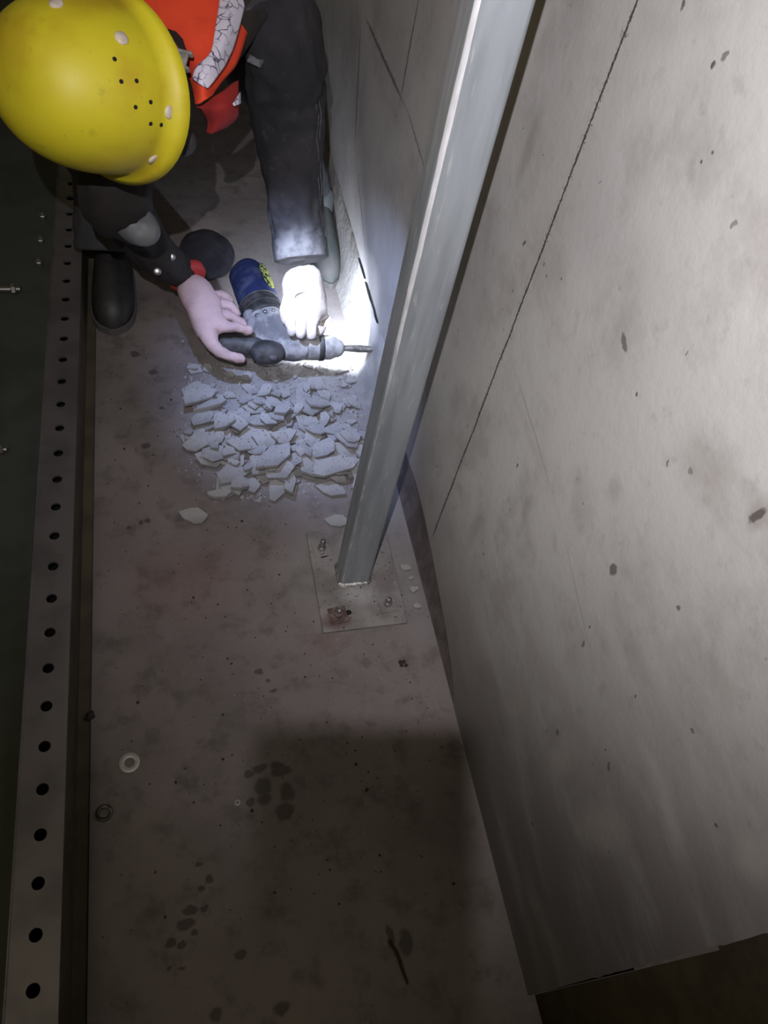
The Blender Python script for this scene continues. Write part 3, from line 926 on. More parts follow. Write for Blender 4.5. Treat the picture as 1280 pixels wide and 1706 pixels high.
for wds, ks in same.items():
    for q, k_ in enumerate(sorted(ks, key=lambda k_: specs[k_][1][1][0])):
        chip_label[k_] = wds if len(ks) == 1 else '%s, %s from left' % (wds, ORD[min(q, 11)])
for k_, (lab, sp_) in enumerate(specs):
    o = chip_mesh('concrete_chip', sp_)
    tag(o, chip_label[k_] if lab == 's' else lab, 'chip', 'broken concrete chips in the heap')
# two chips by the base plate
for (x, y, s_, lab) in [(565, 872, .075, 'flat bluish chip lying at the back edge of the base plate'), (688, 985, .030, 'pale small chip between the base plate and the wall foot'),
                        (676, 948, .034, 'dull flake behind the right edge of the base plate, farthest from the viewer'), (693, 1012, .026, 'thin flake at the near right corner of the base plate'),
                        (684, 965, .020, 'little grey flake between base plate and wall, second from the back')]:
    p = pz(x, y, 0.0)
    bp = []
    n = 7
    for k in range(n):
        a = 2 * math.pi * (k + cr.uniform(-.4, .4)) / n; r_ = s_ / 2 * cr.uniform(.55, 1.15)
        bp.append((p.x + r_ * math.cos(a), p.y + r_ * .62 * math.sin(a)))
    if y < 900: bp = [(bx, max(by, 1.0535)) for bx, by in bp]
    o = chip_mesh('concrete_chip', (bp, (p.x, p.y), (0, 0, 0.0004), 0.010))
    tag(o, lab, 'chip', 'broken concrete chips in the heap')
# crumbs nobody could count
def crumbs(name, n, pick, smin, smax, mat, label):
    vs, fs = [], []
    for i in range(n):
        x, y = pick()
        s_ = cr.uniform(smin, smax) * (1 if cr.random() < .85 else 1.8)
        z = 0.0
        if GX0 < x < GX1 - .01 and GY0 < y < GY1 - .01: z = hm[int((y - GY0) / CS), int((x - GX0) / CS)]
        if z > 0.006: s_ *= 0.45
        if 0.277 < x < 0.484 and 0.771 < y < 1.053: z = PT
        b0 = len(vs)
        a0 = cr.uniform(0, 6.28)
        for k in range(4):
            a = a0 + k * 1.57 + cr.uniform(-.4, .4)
            vs.append((x + s_ * math.cos(a) * cr.uniform(.6, 1), y + s_ * math.sin(a) * cr.uniform(.6, 1), z))
        for k in range(3):
            a = a0 + k * 2.09 + cr.uniform(-.4, .4)
            vs.append((x + .6 * s_ * math.cos(a), y + .6 * s_ * math.sin(a), z + s_ * cr.uniform(.5, 1.0)))
        b = b0
        fs += [(b, b + 1, b + 4), (b + 1, b + 5, b + 4), (b + 1, b + 2, b + 5), (b + 2, b + 3, b + 5), (b + 3, b + 6, b + 5), (b + 3, b, b + 6), (b, b + 4, b + 6), (b + 4, b + 5, b + 6)]
    me = bpy.data.meshes.new(name); me.from_pydata(vs, [], fs); me.update()
    return tag(link(name, me, mat), label, 'rubble', kind='stuff')
def pick_heap():
    while True:
        x, y = cr.uniform(-0.02, 0.5), cr.uniform(1.14, 1.76)
        if in_heap(x, y) or cr.random() < .12: return x, y
crumbs('concrete_crumbs', 2600, pick_heap, 0.0012, 0.0048, M['chip'], 'fine pale concrete crumbs scattered over and around the heap of chips')
def pick_near():
    while True:
        x, y = cr.gauss(0.42, 0.12), cr.gauss(0.78, 0.16)
        if -0.2 < x < 0.53 and y > 0.3 and not (px0 - .01 < x < px1 + .01 and py0 - .01 < y < py1 + .01): return x, y
crumbs('plate_grit', 420, pick_near, 0.0008, 0.0026, M['crumb'], 'pale grit scattered on and around the base plate')
def pick_floor():
    return cr.uniform(-0.2, 0.5), cr.uniform(0.2, 1.7)
crumbs('floor_grit', 420, pick_floor, 0.0008, 0.0030, M['dark_crumb'], 'dark grit sprinkled over the open concrete floor')

# ------------------------------------------------------------------ the rotary hammer
drill = tag(empty('rotary_hammer', pz(450, 560, 0.0)), 'dust-caked blue and grey rotary hammer held by the worker, bit against the wall foot', 'power tool')
DZ = 0.105
def dpt(x, y, z=DZ): return pz(x, y, z)
bm = bmesh.new()
pa, ra = resample([dpt(410, 453), dpt(414, 462), dpt(430, 500), dpt(443, 530)], [0.048, 0.055, 0.058, 0.056], 14)
loft(bm, pa, ra, 24, fn=lambda t, a, i: 1.0 + 0.03 * math.cos(4 * a))
bmesh.ops.bevel(bm, geom=[e for e in bm.edges if len(e.link_faces) == 2 and e.calc_face_angle(0) > 1.0], offset=0.010, segments=3, affect='EDGES')
under(from_bm('motor_housing', bm, M['blue_plastic']), drill)
# ribbed collar between motor and gear case
bm = bmesh.new()
pa, ra = resample([dpt(432, 512), dpt(444, 536)], [0.060, 0.060], 6)
loft(bm, pa, ra, 24)
for e in (0.0, 0.5, 1.0):
    q = dpt(432, 512).lerp(dpt(444, 536), e)
    d = (dpt(444, 536) - dpt(432, 512)).normalized()
    loft(bm, [q - d * .003, q - d * .001, q + d * .001, q + d * .003], [0.058, 0.063, 0.063, 0.058], 24)
under(from_bm('collar', bm, M['black_plastic']), drill)
bm = bmesh.new()
pa, ra = resample([dpt(436, 522), dpt(446, 548), dpt(462, 567), dpt(488, 577), dpt(512, 579)], [0.054, 0.060, 0.055, 0.044, 0.036], 20)
loft(bm, pa, ra, 24, fn=lambda t, a, i: 1.0 + 0.05 * math.cos(3 * a + 1) + 0.03 * mnoise.noise(Vector((t * 6, math.cos(a) * 2, math.sin(a) * 2))))
under(from_bm('gear_case', bm, M['gear_grey']), drill)
bm = bmesh.new()
pa, ra = resample([dpt(508, 579), dpt(528, 579), dpt(534, 579)], [0.035, 0.036, 0.036], 8)
loft(bm, pa, ra, 22)
under(from_bm('front_sleeve', bm, M['dust_grey']), drill)
bm = bmesh.new()
pa, ra = resample([dpt(529, 579), dpt(531, 579), dpt(538, 579), dpt(540, 579)], [0.030, 0.038, 0.038, 0.030], 8)
loft(bm, pa, ra, 22, fn=lambda t, a, i: 1 + 0.035 * math.cos(9 * a))
under(from_bm('grip_ring', bm, M['black_plastic']), drill)
bm = bmesh.new()
pa, ra = resample([dpt(538, 579), dpt(552, 579), dpt(562, 580), dpt(568, 580), dpt(573, 580)], [0.035, 0.034, 0.026, 0.022, 0.012], 14)
loft(bm, pa, ra, 22)
under(from_bm('chuck', bm, M['dust_grey']), drill)
bm = bmesh.new()
pa, ra = resample([dpt(566, 580), dpt(600, 581), dpt(623, 582)], [0.0098, 0.0098, 0.0090], 12)
loft(bm, pa, ra, 12, fn=lambda t, a, i: 1 + 0.12 * math.cos(2 * a + t * 9))
under(from_bm('drill_bit', bm, M['worn_steel']), drill)
bm = bmesh.new()
pa, ra = resample([dpt(362, 569), dpt(376, 571), dpt(410, 575), dpt(450, 582)], [0.018, 0.026, 0.027, 0.026], 16)
loft(bm, pa, ra, 18)
under(from_bm('handle', bm, M['black_plastic']), drill)
bm = bmesh.new()
c = dpt(452, 588, DZ - 0.01)
pa, ra = resample([c + Vector((-.05, -.004, .0)), c + Vector((-.03, -.008, .01)), c + Vector((.01, -.008, .012)), c + Vector((.035, -.004, 0))], [0.018, 0.034, 0.034, 0.018], 12)
loft(bm, pa, ra, 18)
under(from_bm('clamp_band', bm, M['black_plastic']), drill)
bm = bmesh.new()
lathe(bm, c + Vector((0, -.032, 0.016)), (0.0, -0.5, 0.86), [(0.012, 0), (0.014, .003), (0.014, .010), (0.010, .013)], 12)
under(from_bm('side_knob', bm, M['black_plastic']), drill)
LABEL_ANG = -0.62
bm = bmesh.new()
tl = (Vector((0.455, 1.82, 0.01)) - DRILL_LED).normalized()
lathe(bm, DRILL_LED - tl * 0.022, tl, [(0.006, 0), (0.008, .004), (0.008, .014), (0.007, .0145)], 12)
o = from_bm('work_light', bm, M['lampglass']); under(o, drill)
# small vent slots and maker's label on the motor housing
d = (dpt(440, 530) - dpt(398, 452)).normalized()
side = d.cross(Vector((0, 0, 1))).normalized()
def on_housing(x, y, ang, r_):
    ax = dpt(x, y)
    return ax + (Vector((0, 0, 1)) * math.cos(ang) + side * math.sin(ang)) * r_, (Vector((0, 0, 1)) * math.cos(ang) + side * math.sin(ang))
bm = bmesh.new()
rows = []
for i in range(13):
    u = i / 12
    axp = dpt(417, 464).lerp(dpt(434, 506), u)
    half = 0.30 * math.sqrt(max(0.0, 1 - (2 * u - 1) ** 2)) + 0.02
    row = []
    for k in range(9):
        ang = LABEL_ANG + half * (2 * k / 8 - 1)
        nrm = Vector((0, 0, 1)) * math.cos(ang) + side * math.sin(ang)
        row.append(bm.verts.new(axp + nrm * 0.0598))
    rows.append(row)
for i in range(12):
    for k in range(8): bm.faces.new((rows[i][k], rows[i][k + 1], rows[i + 1][k + 1], rows[i + 1][k]))
r_ = bmesh.ops.extrude_face_region(bm, geom=bm.faces[:])
for e in r_['geom']:
    if isinstance(e, bmesh.types.BMVert): e.co += Vector((0, 0, 0.0012))
lb = from_bm('maker_label', bm, M['label']); under(lb, drill); lb['label'] = 'oval dark and yellow-green label'
for k in range(3):
    bm = bmesh.new()
    q, nr = on_housing(446, 545, -0.25 + 0.42 * k, 0.060)
    lathe(bm, q - nr * .004, nr, [(0.0055, 0), (0.0055, .006), (0.0035, .0075)], 8)
    under(from_bm('case_screw', bm, M['steel']), drill)

# dark rounded bag behind the tool
bm = bmesh.new()
c = pz(343, 425, 0.07)
bmesh.ops.create_uvsphere(bm, u_segments=32, v_segments=18, radius=1)
for v in bm.verts:
    p = v.co.copy()
    zz = p.z
    x = p.x * 0.085; y = p.y * 0.088; z = (0.068 * zz if zz > 0 else 0.066 * zz)
    ca, sa = math.cos(-0.5), math.sin(-0.5)
    v.co = Vector((x * ca - y * sa, x * sa + y * ca, z)) + Vector((c.x, c.y, 0.068))
    v.co += v.normal * 0.006 * mnoise.noise(p * 2.5)
    v.co.z = max(v.co.z, 0.002)
bg = from_bm('canvas_bag', bm, M['bag'])
tag(bg, 'dark navy rounded bag lying on the floor behind the rotary hammer', 'bag')
bm = bmesh.new()
loft(bm, *resample([c + Vector((-.05, .04, .045)), c + Vector((-.02, .0, .062)), c + Vector((0.03, -.05, .04))], [0.006, 0.006, 0.006], 12), 8, flat=0.4)
o = from_bm('drawstring', bm, M['strap']); o.parent = bg

# ------------------------------------------------------------------ the worker
person = tag(empty('person', (0.1, 2.1, 0)), 'crouching worker in yellow hard hat and orange vest, gripping a rotary hammer', 'person')
HC = pz(176, 143, 0.895)           # middle of the hat's rim
def camv(x, y, z): return (CAM_R @ Vector((x, y, z))).normalized()
hat_up = camv(-0.50, -0.38, 0.77)
hf = camv(0.88, -0.47, 0.0)
hat_f = (hf - hat_up * hf.dot(hat_up)).normalized()
hat_s = hat_up.cross(hat_f)
neck = HC - hat_up * 0.16 + Vector((0.0, 0.05, 0.0))
head_c = HC - hat_up * 0.035 - hat_f * 0.035
shL, shR = Vector((0.235, 1.76, 0.93)), Vector((-0.03, 1.80, 0.84))
elL = pz(482, 215, 0.60); wrL = pz(503, 428, 0.30)
elR = pz(218, 365, 0.46); wrR = pz(308, 455, 0.20)
hipL, hipR = Vector((0.25, 2.42, 0.55)), Vector((0.02, 2.42, 0.53))
knL, knR = Vector((0.33, 2.22, 0.46)), Vector((-0.17, 2.04, 0.46))
anL, anR = Vector((0.495, 2.26, 0.10)), Vector((-0.165, 2.03, 0.12))
pel = Vector((0.13, 2.46, 0.58)); waist = Vector((0.12, 2.24, 0.76)); chest = Vector((0.11, 1.98, 0.88)); upper = Vector((0.11, 1.82, 0.90))
nb = Vector((0.085, 1.66, 0.84)); nm = nb.lerp(head_c, 0.5)
verts = [pel, waist, chest, upper, nb, nm, head_c - hat_up * 0.04, head_c + hat_up * 0.05,
         shL, elL, wrL, shR, elR, wrR, hipL, knL, anL, hipR, knR, anR]
edges = [(0, 1), (1, 2), (2, 3), (3, 4), (4, 5), (5, 6), (6, 7), (3, 8), (8, 9), (9, 10), (3, 11), (11, 12), (12, 13), (0, 14), (14, 15), (15, 16), (0, 17), (17, 18), (18, 19)]
rad = [0.125, 0.125, 0.135, 0.12, 0.062, 0.056, 0.085, 0.09, 0.068, 0.048, 0.034, 0.068, 0.047, 0.034, 0.09, 0.062, 0.042, 0.09, 0.062, 0.042]
body = skin('body', verts, edges, rad, [M['dark_cloth'], M['skin'], M['trousers']], person, 2, 0)
for p in body.data.polygons:
    c = Vector(p.center)
    dh = (c - head_c).length
    if dh < 0.16 and (c - nb).length > 0.09: p.material_index = 1
    elif c.y > 2.2 or c.z < 0.5 and (c - anR).length < 0.5 and c.x < -0.1: p.material_index = 2
# face, under the hat: nose, eyes, mouth, ears as one skin mesh each
def hp(u, f, s_): return head_c + hat_up * u + hat_f * f + hat_s * s_
bm = bmesh.new()
loft(bm, *resample([hp(0.02, 0.088, 0), hp(-0.01, 0.108, 0), hp(-0.025, 0.112, 0), hp(-0.032, 0.09, 0)], [0.008, 0.012, 0.015, 0.010], 9), 10)
under(from_bm('nose', bm, M['skin']), person)
for s_ in (-1, 1):
    bm = bmesh.new(); bmesh.ops.create_uvsphere(bm, u_segments=12, v_segments=8, radius=0.012, matrix=Matrix.Translation(hp(0.015, 0.082, 0.032 * s_)))
    under(from_bm('eye', bm, M['clip']), person)
    bm = bmesh.new()
    loft(bm, *resample([hp(0.03, 0.0, 0.088 * s_), hp(0.01, -0.008, 0.098 * s_), hp(-0.02, -0.002, 0.094 * s_), hp(-0.035, 0.006, 0.086 * s_)], [0.008, 0.016, 0.013, 0.006], 9), 10, flat=0.5)
    under(from_bm('ear', bm, M['skin']), person)
# hard hat: dome, brim with peak, rivets, vent holes
A_S, A_F, A_U = 0.137, 0.147, 0.190
def dome(th, ph):
    """th around from the front, ph from rim (0) to crown (pi/2)"""
    e = 0.74
    cu = math.cos(ph) ** e; su = math.sin(ph) ** 0.95
    return HC + hat_f * (A_F * cu * math.cos(th)) + hat_s * (A_S * cu * math.sin(th)) + hat_up * (A_U * su)
hat = None
bm = bmesh.new()
NT_, NP = 64, 20
rows = []
for j in range(NP):
    ph = (math.pi / 2) * j / NP
    rows.append([bm.verts.new(dome(2 * math.pi * k / NT_, ph)) for k in range(NT_)])
crown = bm.verts.new(HC + hat_up * A_U)
# brim rows out from the rim
def brim(th, k):
    fr = max(0.0, math.cos(th))
    out_ = 0.015 + 0.010 * fr ** 1.5
    r0 = Vector((A_F * math.cos(th), A_S * math.sin(th)))
    n_ = Vector((math.cos(th) / A_F, math.sin(th) / A_S)).normalized()
    q = r0 + n_ * out_ * k
    drop = -0.010 * k - 0.012 * k * k * fr
    return HC + hat_f * q.x + hat_s * q.y + hat_up * drop
brows = [[bm.verts.new(brim(2 * math.pi * k / NT_, kk)) for k in range(NT_)] for kk in (0.5, 1.0)]
allrows = [brows[1], brows[0]] + rows
for i in range(len(allrows) - 1):
    for k in range(NT_):
        bm.faces.new((allrows[i][k], allrows[i][(k + 1) % NT_], allrows[i + 1][(k + 1) % NT_], allrows[i + 1][k]))
for k in range(NT_): bm.faces.new((rows[-1][k], rows[-1][(k + 1) % NT_], crown))
bmesh.ops.recalc_face_normals(bm, faces=bm.faces[:])
bmesh.ops.solidify(bm, geom=bm.faces[:], thickness=0.003)
hat = from_bm('hard_hat', bm, M['hat']); under(hat, person); hat['label'] = 'scuffed yellow hard hat seen from above'
def hat_hit(x, y):
    """where the sight line through (x, y) meets the dome, and the normal there"""
    o_ = Vector((0, 0, H)); d_ = CAM_R @ Vector(((x - 640) / F_PX, -(y - 853) / F_PX, -1))
    rel = o_ - HC
    ol = Vector((rel.dot(hat_f) / A_F, rel.dot(hat_s) / A_S, rel.dot(hat_up) / A_U)); dl = Vector((d_.dot(hat_f) / A_F, d_.dot(hat_s) / A_S, d_.dot(hat_up) / A_U))
    a_, b_, c_ = dl.dot(dl), 2 * ol.dot(dl), ol.dot(ol) - 1
    D_ = b_ * b_ - 4 * a_ * c_
    if D_ < 0: return None
    q = ol + dl * ((-b_ - math.sqrt(D_)) / (2 * a_))
    nrm = (hat_f * (q.x / A_F) + hat_s * (q.y / A_S) + hat_up * (q.z / A_U)).normalized()
    # slide out onto the real shell, which is a little fuller than the ellipsoid
    th = math.atan2(q.y, q.x); ph = math.asin(max(-1, min(1, q.z)))
    P_ = dome(th, max(0.0, ph))
    return P_, nrm
hat_off = Vector(root_loc(hat))
def under_hat(o_):
    o_.parent = hat
    o_.matrix_parent_inverse = hat.matrix_parent_inverse.inverted() @ Matrix.Translation(-Vector(person.location)) if False else Matrix.Identity(4)
    return o_
for (x, y) in [(95, 15), (204, 65), (286, 187), (280, 262)]:
    h_ = hat_hit(x, y)
    if not h_: continue
    P_, nr = h_
    bm = bmesh.new(); lathe(bm, P_ - nr * .002, nr, [(0.0105, 0), (0.0108, .003), (0.0095, .0048), (0.003, .0055)], 16)
    o = from_bm('rivet', bm, M['rivet']); under_hat(o); o['label'] = 'pale plastic rivet'
for (x, y) in [(191, 100), (202, 136), (229, 135), (227, 178), (253, 170), (253, 206), (270, 208)]:
    h_ = hat_hit(x, y)
    if not h_: continue
    P_, nr = h_
    bm = bmesh.new(); lathe(bm, P_ - nr * .003, nr, [(0.0034, 0), (0.0034, .0036)], 10)
    o = from_bm('vent_hole', bm, M['black_hole'], smooth=False); under_hat(o)
# hat suspension clip seen between hat and vest, chin strap, lamp under the brim
bm = bmesh.new()
c = pdepth(301, 100, 1.39)
e1, e2, e3 = CAM_R @ Vector((0.97, -0.22, 0)), CAM_R @ Vector((0.22, 0.97, 0)), CAM_R @ Vector((0, 0, 1))
Rm = Matrix((e1, e2, e3)).transposed()
box(bm, c - Vector((.012, .014, .003)), c + Vector((.012, .014, .003)), Rm, 0.001, 1)
for s_ in (-1, 1):
    q = c + e2 * (.014 * s_)
    box(bm, q - Vector((.019, .003, .006)), q + Vector((.019, .003, .006)), Rm, 0.001, 1)
o = from_bm('strap_clip', bm, M['clip'], smooth=False); under(o, person); o['label'] = 'pale grey buckle of the hat strap'
bm = bmesh.new()
loft(bm, *resample([hp(0.03, 0.03, 0.10), hp(-0.06, 0.05, 0.085), hp(-0.12, 0.06, 0.04), hp(-0.125, 0.06, 0.0), hp(-0.12, 0.06, -0.04), hp(-0.06, 0.05, -0.085), hp(0.03, 0.03, -0.10)], [0.006] * 7, 30), 8, flat=0.35)
under(from_bm('chin_strap', bm, M['strap']), person)
bm = bmesh.new()
tgt = (Vector((0.515, 1.80, 0.04)) - HEADLAMP).normalized()
lathe(bm, HEADLAMP - tgt * 0.052, tgt, [(0.012, 0), (0.020, .004), (0.022, .02), (0.024, .036), (0.024, .042)], 18)
lampo = from_bm('head_lamp', bm, M['black_plastic']); under(lampo, person)
bm = bmesh.new(); lathe(bm, HEADLAMP - tgt * 0.0095, tgt, [(0.018, 0), (0.018, .003)], 18)
o = from_bm('lens', bm, M['lampglass']); o.parent = lampo

# sleeves
def sleeve(name, path, radii, mat, m=46, n=36, amp=0.10, seed=1.0, freq=(7, 2.2)):
    bm = bmesh.new()
    pa, ra = resample(path, radii, m)
    def fn(t, a, i):
        q = Vector((math.cos(a) * freq[1], math.sin(a) * freq[1], t * freq[0] + seed))
        fold = amp * mnoise.noise(q) + amp * 0.6 * mnoise.noise(q * 2.1)
        if t > 0.93: fold = fold * 0.4 + 0.05
        else: fold += 0.035 * math.sin(t * 46 + 2.2 * math.cos(a + seed) + 3 * mnoise.noise(Vector((t * 5, seed, math.sin(a))))) * (0.3 + 0.7 * max(0, math.sin(t * 5.5)))
        return 1 + fold
    loft(bm, pa, ra, n, fn=fn)
    o_ = from_bm(name, bm, mat); under(o_, person)
    return o_, pa, ra
sl, pa, ra = sleeve('left_sleeve', [shL + Vector((-.04, .0, .03)), pz(468, 70, 0.82), pz(476, 160, 0.68), pz(486, 270, 0.52), pz(495, 370, 0.37), pz(502, 430, 0.30)],
                    [0.092, 0.092, 0.088, 0.080, 0.070, 0.068], M['denim'], amp=0.15, m=90, n=48)
# turned cuff band
bm = bmesh.new()
dcu = (pa[-1] - pa[-9]).normalized()
loft(bm, [pa[-1] - dcu * 0.05, pa[-1] - dcu * 0.046, pa[-1] - dcu * .02, pa[-1] + dcu * .003, pa[-1] + dcu * .006], [0.067, 0.0735, 0.074, 0.0735, 0.066], 36,
     fn=lambda t, a, i: 1 + 0.05 * mnoise.noise(Vector((math.cos(a) * 2.5, math.sin(a) * 2.5, t + 4))))
o = from_bm('cuff', bm, M['denim']); o.parent = sl
# stitched seam along the wall side of the sleeve, and a pocket tab near the shoulder
def on_sleeve(i, ang_cam, k=0.995):
    d = (pa[min(i + 1, len(pa) - 1)] - pa[max(i - 1, 0)]).normalized()
    view = (Vector((0, 0, H)) - pa[i]).normalized()
    s_ = d.cross(view).normalized(); u_ = s_.cross(d).normalized()
    return pa[i] + (s_ * math.sin(ang_cam) + u_ * math.cos(ang_cam)) * ra[i] * k
for k, ang in enumerate((-0.95, -1.12)):
    bm = bmesh.new()
    pts = [on_sleeve(i, ang + 0.05 * math.sin(i * .6)) for i in range(28, 86)]
    loft(bm, pts, [0.0012] * len(pts), 6)
    o = from_bm('seam', bm, M['seam']); o.parent = sl
bm = bmesh.new()
c = on_sleeve(14, 0.75, 1.03)
vw = (Vector((0, 0, H)) - c).normalized()
box(bm, c - Vector((.016, .009, .003)), c + Vector((.016, .009, .003)), Matrix((CAM_R @ Vector((.9, -.42, 0)), CAM_R @ Vector((.42, .9, 0)), CAM_R @ Vector((0, 0, 1)))).transposed(), .001, 1)
o = from_bm('pocket_tab', bm, M['seam'], smooth=False); o.parent = sl

slR, pr, rr = sleeve('right_sleeve', [shR, pz(190, 300, 0.66), elR, pz(258, 422, 0.33), pz(298, 450, 0.22)], [0.080, 0.072, 0.060, 0.052, 0.043], M['dark_cloth'], amp=0.14, seed=5.0)
for (x, y, z) in [(286, 428, 0.34), (262, 452, 0.33)]:
    bm = bmesh.new(); c = pz(x, y, z); nn = (Vector((0, 0, H)) - c).normalized()
    lathe(bm, c, nn, [(0.009, 0), (0.010, .003), (0.006, .005)], 14)
    o = from_bm('button', bm, M['steel']); o.parent = slR
# grey pad on the right elbow, and the grey rolled end of the upper sleeve
bm = bmesh.new()
c = pz(227, 374, 0.575)
ex = CAM_R @ Vector((.80, -.60, 0)); ey = CAM_R @ Vector((.60, .80, 0)); ez = CAM_R @ Vector((0, 0, 1))
bmesh.ops.create_uvsphere(bm, u_segments=28, v_segments=14, radius=1)
for v in bm.verts:
    p = v.co.copy()
    v.co = c + ex * (p.x * .055) + ey * (p.y * .040) + ez * (p.z * .030 + .006 * mnoise.noise(p * 2))
o = from_bm('elbow_pad', bm, M['pad']); o.parent = slR; o['label'] = 'grey pad on the elbow'
# trouser legs and boots
def leg(name, path, radii, seed):
    o_, a_, b_ = sleeve(name, path, radii, M['trousers'], 40, 32, 0.10, seed, (6, 2.0))
    return o_
leg('right_trouser_leg', [hipR, knR + Vector((0, .02, .02)), Vector((-0.168, 2.05, 0.32)), pz(178, 418, 0.17)], [0.11, 0.092, 0.078, 0.082], 2.0)
leg('left_trouser_leg', [hipL, knL, Vector((0.42, 2.26, 0.30)), Vector((0.478, 2.27, 0.14))], [0.11, 0.078, 0.058, 0.052], 8.0)

def boot(name, heel, toe, width, mat, ankle):
    """boot with shaft, rounded toe and a separate sole"""
    heel, toe = Vector(heel), Vector(toe)
    d = (toe - heel); L = d.length; d.normalize(); s_ = Vector((d.y, -d.x, 0))
    bm = bmesh.new()
    rows = []
    N_ = 16
    prof = []
    for i in range(N_ + 1):
        u = i / N_
        wd = width / 2 * (0.74 + 0.26 * math.sin(min(1, u * 1.25) * math.pi / 1.6)) * (math.sqrt(max(0.02, 1 - max(0, (u - .72) / .28) ** 2)) if u > .72 else 1) * (0.80 + .2 * min(1, u / .12))
        ht = 0.125 * (1 - u) ** 0.8 + 0.060 * (1 - max(0, (u - .8) / .2) ** 3 * .55)
        prof.append((u, wd, ht))
    for u, wd, ht in prof:
        row = []
        for k in range(15):
            a = math.pi * k / 14
            row.append(bm.verts.new(heel + d * (L * u) + s_ * (math.cos(a) * wd) + Vector((0, 0, 0.018 + (ht - .018) * math.sin(a) ** 0.7))))
        rows.append(row)
    for i in range(N_):
        for k in range(14): bm.faces.new((rows[i][k], rows[i][k + 1], rows[i + 1][k + 1], rows[i + 1][k]))
    bm.faces.new(rows[0]); bm.faces.new(rows[-1][::-1])
    for i in range(N_): bm.faces.new((rows[i][0], rows[i + 1][0], rows[i + 1][14], rows[i][14]))
    # shaft
    loft(bm, *resample([heel + d * (L * .22) + Vector((0, 0, .08)), heel + d * (L * .2) + Vector((0, 0, .15)), Vector(ankle)], [width * .44, width * .42, width * .43], 8), 20)
    b_ = from_bm(name, bm, mat); under(b_, person)
    bm = bmesh.new()
    top_, bot_ = [], []
    pts = [(u, wd * 1.06) for u, wd, _ in prof]
    outl = [(u, w_) for u, w_ in pts] + [(u, -w_) for u, w_ in reversed(pts)]
    t_ = [bm.verts.new(heel + d * (L * (u * 1.03 - .01)) + s_ * w_ + Vector((0, 0, .022))) for u, w_ in outl]
    q_ = [bm.verts.new(heel + d * (L * (u * 1.03 - .01)) + s_ * w_ + Vector((0, 0, .0005))) for u, w_ in outl]
    n = len(outl)
    bm.faces.new(t_); bm.faces.new(q_[::-1])
    for k in range(n): bm.faces.new((q_[k], q_[(k + 1) % n], t_[(k + 1) % n], t_[k]))
    s2 = from_bm('sole', bm, M['sole'], smooth=False); s2.parent = b_
    return b_
boot('right_boot', (-0.165, 2.10, 0), (-0.175, 1.785, 0), 0.118, M['boot'], anR + Vector((0, 0, .08)))
boot('left_boot', (0.490, 2.31, 0), (0.492, 1.995, 0), 0.088, M['dusty_boot'], anL + Vector((0, 0, .06)))

# gloves: palm and five fingers each
def glove(name, wrist, palm, knuckles, fingers, thumb, mat, rw=0.036, rp=0.044, rf=0.0135, t_from=1, t_rad=None):
    vs = [Vector(wrist), Vector(wrist).lerp(Vector(palm), .5), Vector(palm)]
    rs = [(rw, rw), ((rw + rp) / 2, (rw + rp) / 2), (rp, rp * .85)]
    es = [(0, 1), (1, 2)]
    for kn, fg in zip(knuckles, fingers):
        i0 = len(vs); vs.append(Vector(kn)); rs.append(rf * 1.18); es.append((2, i0))
        last = i0
        for j, p in enumerate(fg):
            vs.append(Vector(p)); rs.append(rf * (1.0 - .07 * j)); es.append((last, len(vs) - 1)); last = len(vs) - 1
    last = t_from
    for j, p in enumerate(thumb):
        vs.append(Vector(p)); rs.append(t_rad[j] if t_rad else rf * (1.35 - .15 * j)); es.append((last, len(vs) - 1)); last = len(vs) - 1
    g_ = skin(name, vs, es, rs, mat, person, 2, 0)
    cloth_noise(g_.data, 0.0045, 30, 3.0); cloth_noise(g_.data, 0.0018, 95, 7.0)
    return g_
gl = glove('left_glove', pz(503, 438, 0.30), pz(512, 500, 0.215),
           [pz(486, 530, 0.185), pz(503, 533, 0.19), pz(520, 534, 0.185), pz(535, 530, 0.175)],
           [[pz(484, 546, 0.18), pz(489, 560, 0.165)], [pz(500, 550, 0.183), pz(504, 566, 0.165)], [pz(518, 552, 0.178), pz(520, 567, 0.158)], [pz(533, 546, 0.165), pz(532, 560, 0.148)]],
           [pz(482, 500, 0.215), pz(476, 524, 0.19), pz(482, 543, 0.175)], M['glove'], rw=0.054, rp=0.056, rf=0.0155)
gr = glove('right_glove', pz(312, 462, 0.20), pz(346, 524, 0.165),
           [pz(352, 494, 0.168), pz(362, 508, 0.172), pz(368, 526, 0.172), pz(370, 545, 0.165)],
           [[pz(368, 490, 0.172), pz(380, 497, 0.165), pz(386, 506, 0.15)], [pz(382, 508, 0.176), pz(394, 518, 0.165), pz(398, 528, 0.15)],
            [pz(386, 527, 0.176), pz(400, 536, 0.165), pz(410, 544, 0.152)], [pz(390, 544, 0.170), pz(408, 549, 0.16), pz(421, 552, 0.148)]],
           [pz(346, 556, 0.150), pz(358, 583, 0.130), pz(384, 595, 0.120), pz(411, 598, 0.112)], M['glove_pink'], rw=0.046, rp=0.056, rf=0.0150, t_from=2, t_rad=[0.030, 0.020, 0.015, 0.0125])
for g_, wc, pc, rw in ((gr, pz(312, 461, 0.203), pz(346, 524, 0.165), 0.050),):
    d = (pc - wc).normalized()
    bm = bmesh.new()
    loft(bm, [wc - d * .016, wc - d * .014, wc + d * .006, wc + d * .010], [rw * .9, rw * 1.08, rw * 1.06, rw * .92], 24)
    o = from_bm('red_hem', bm, M['glove_red']); o.parent = g_; o['label'] = 'red knitted hem of the glove'

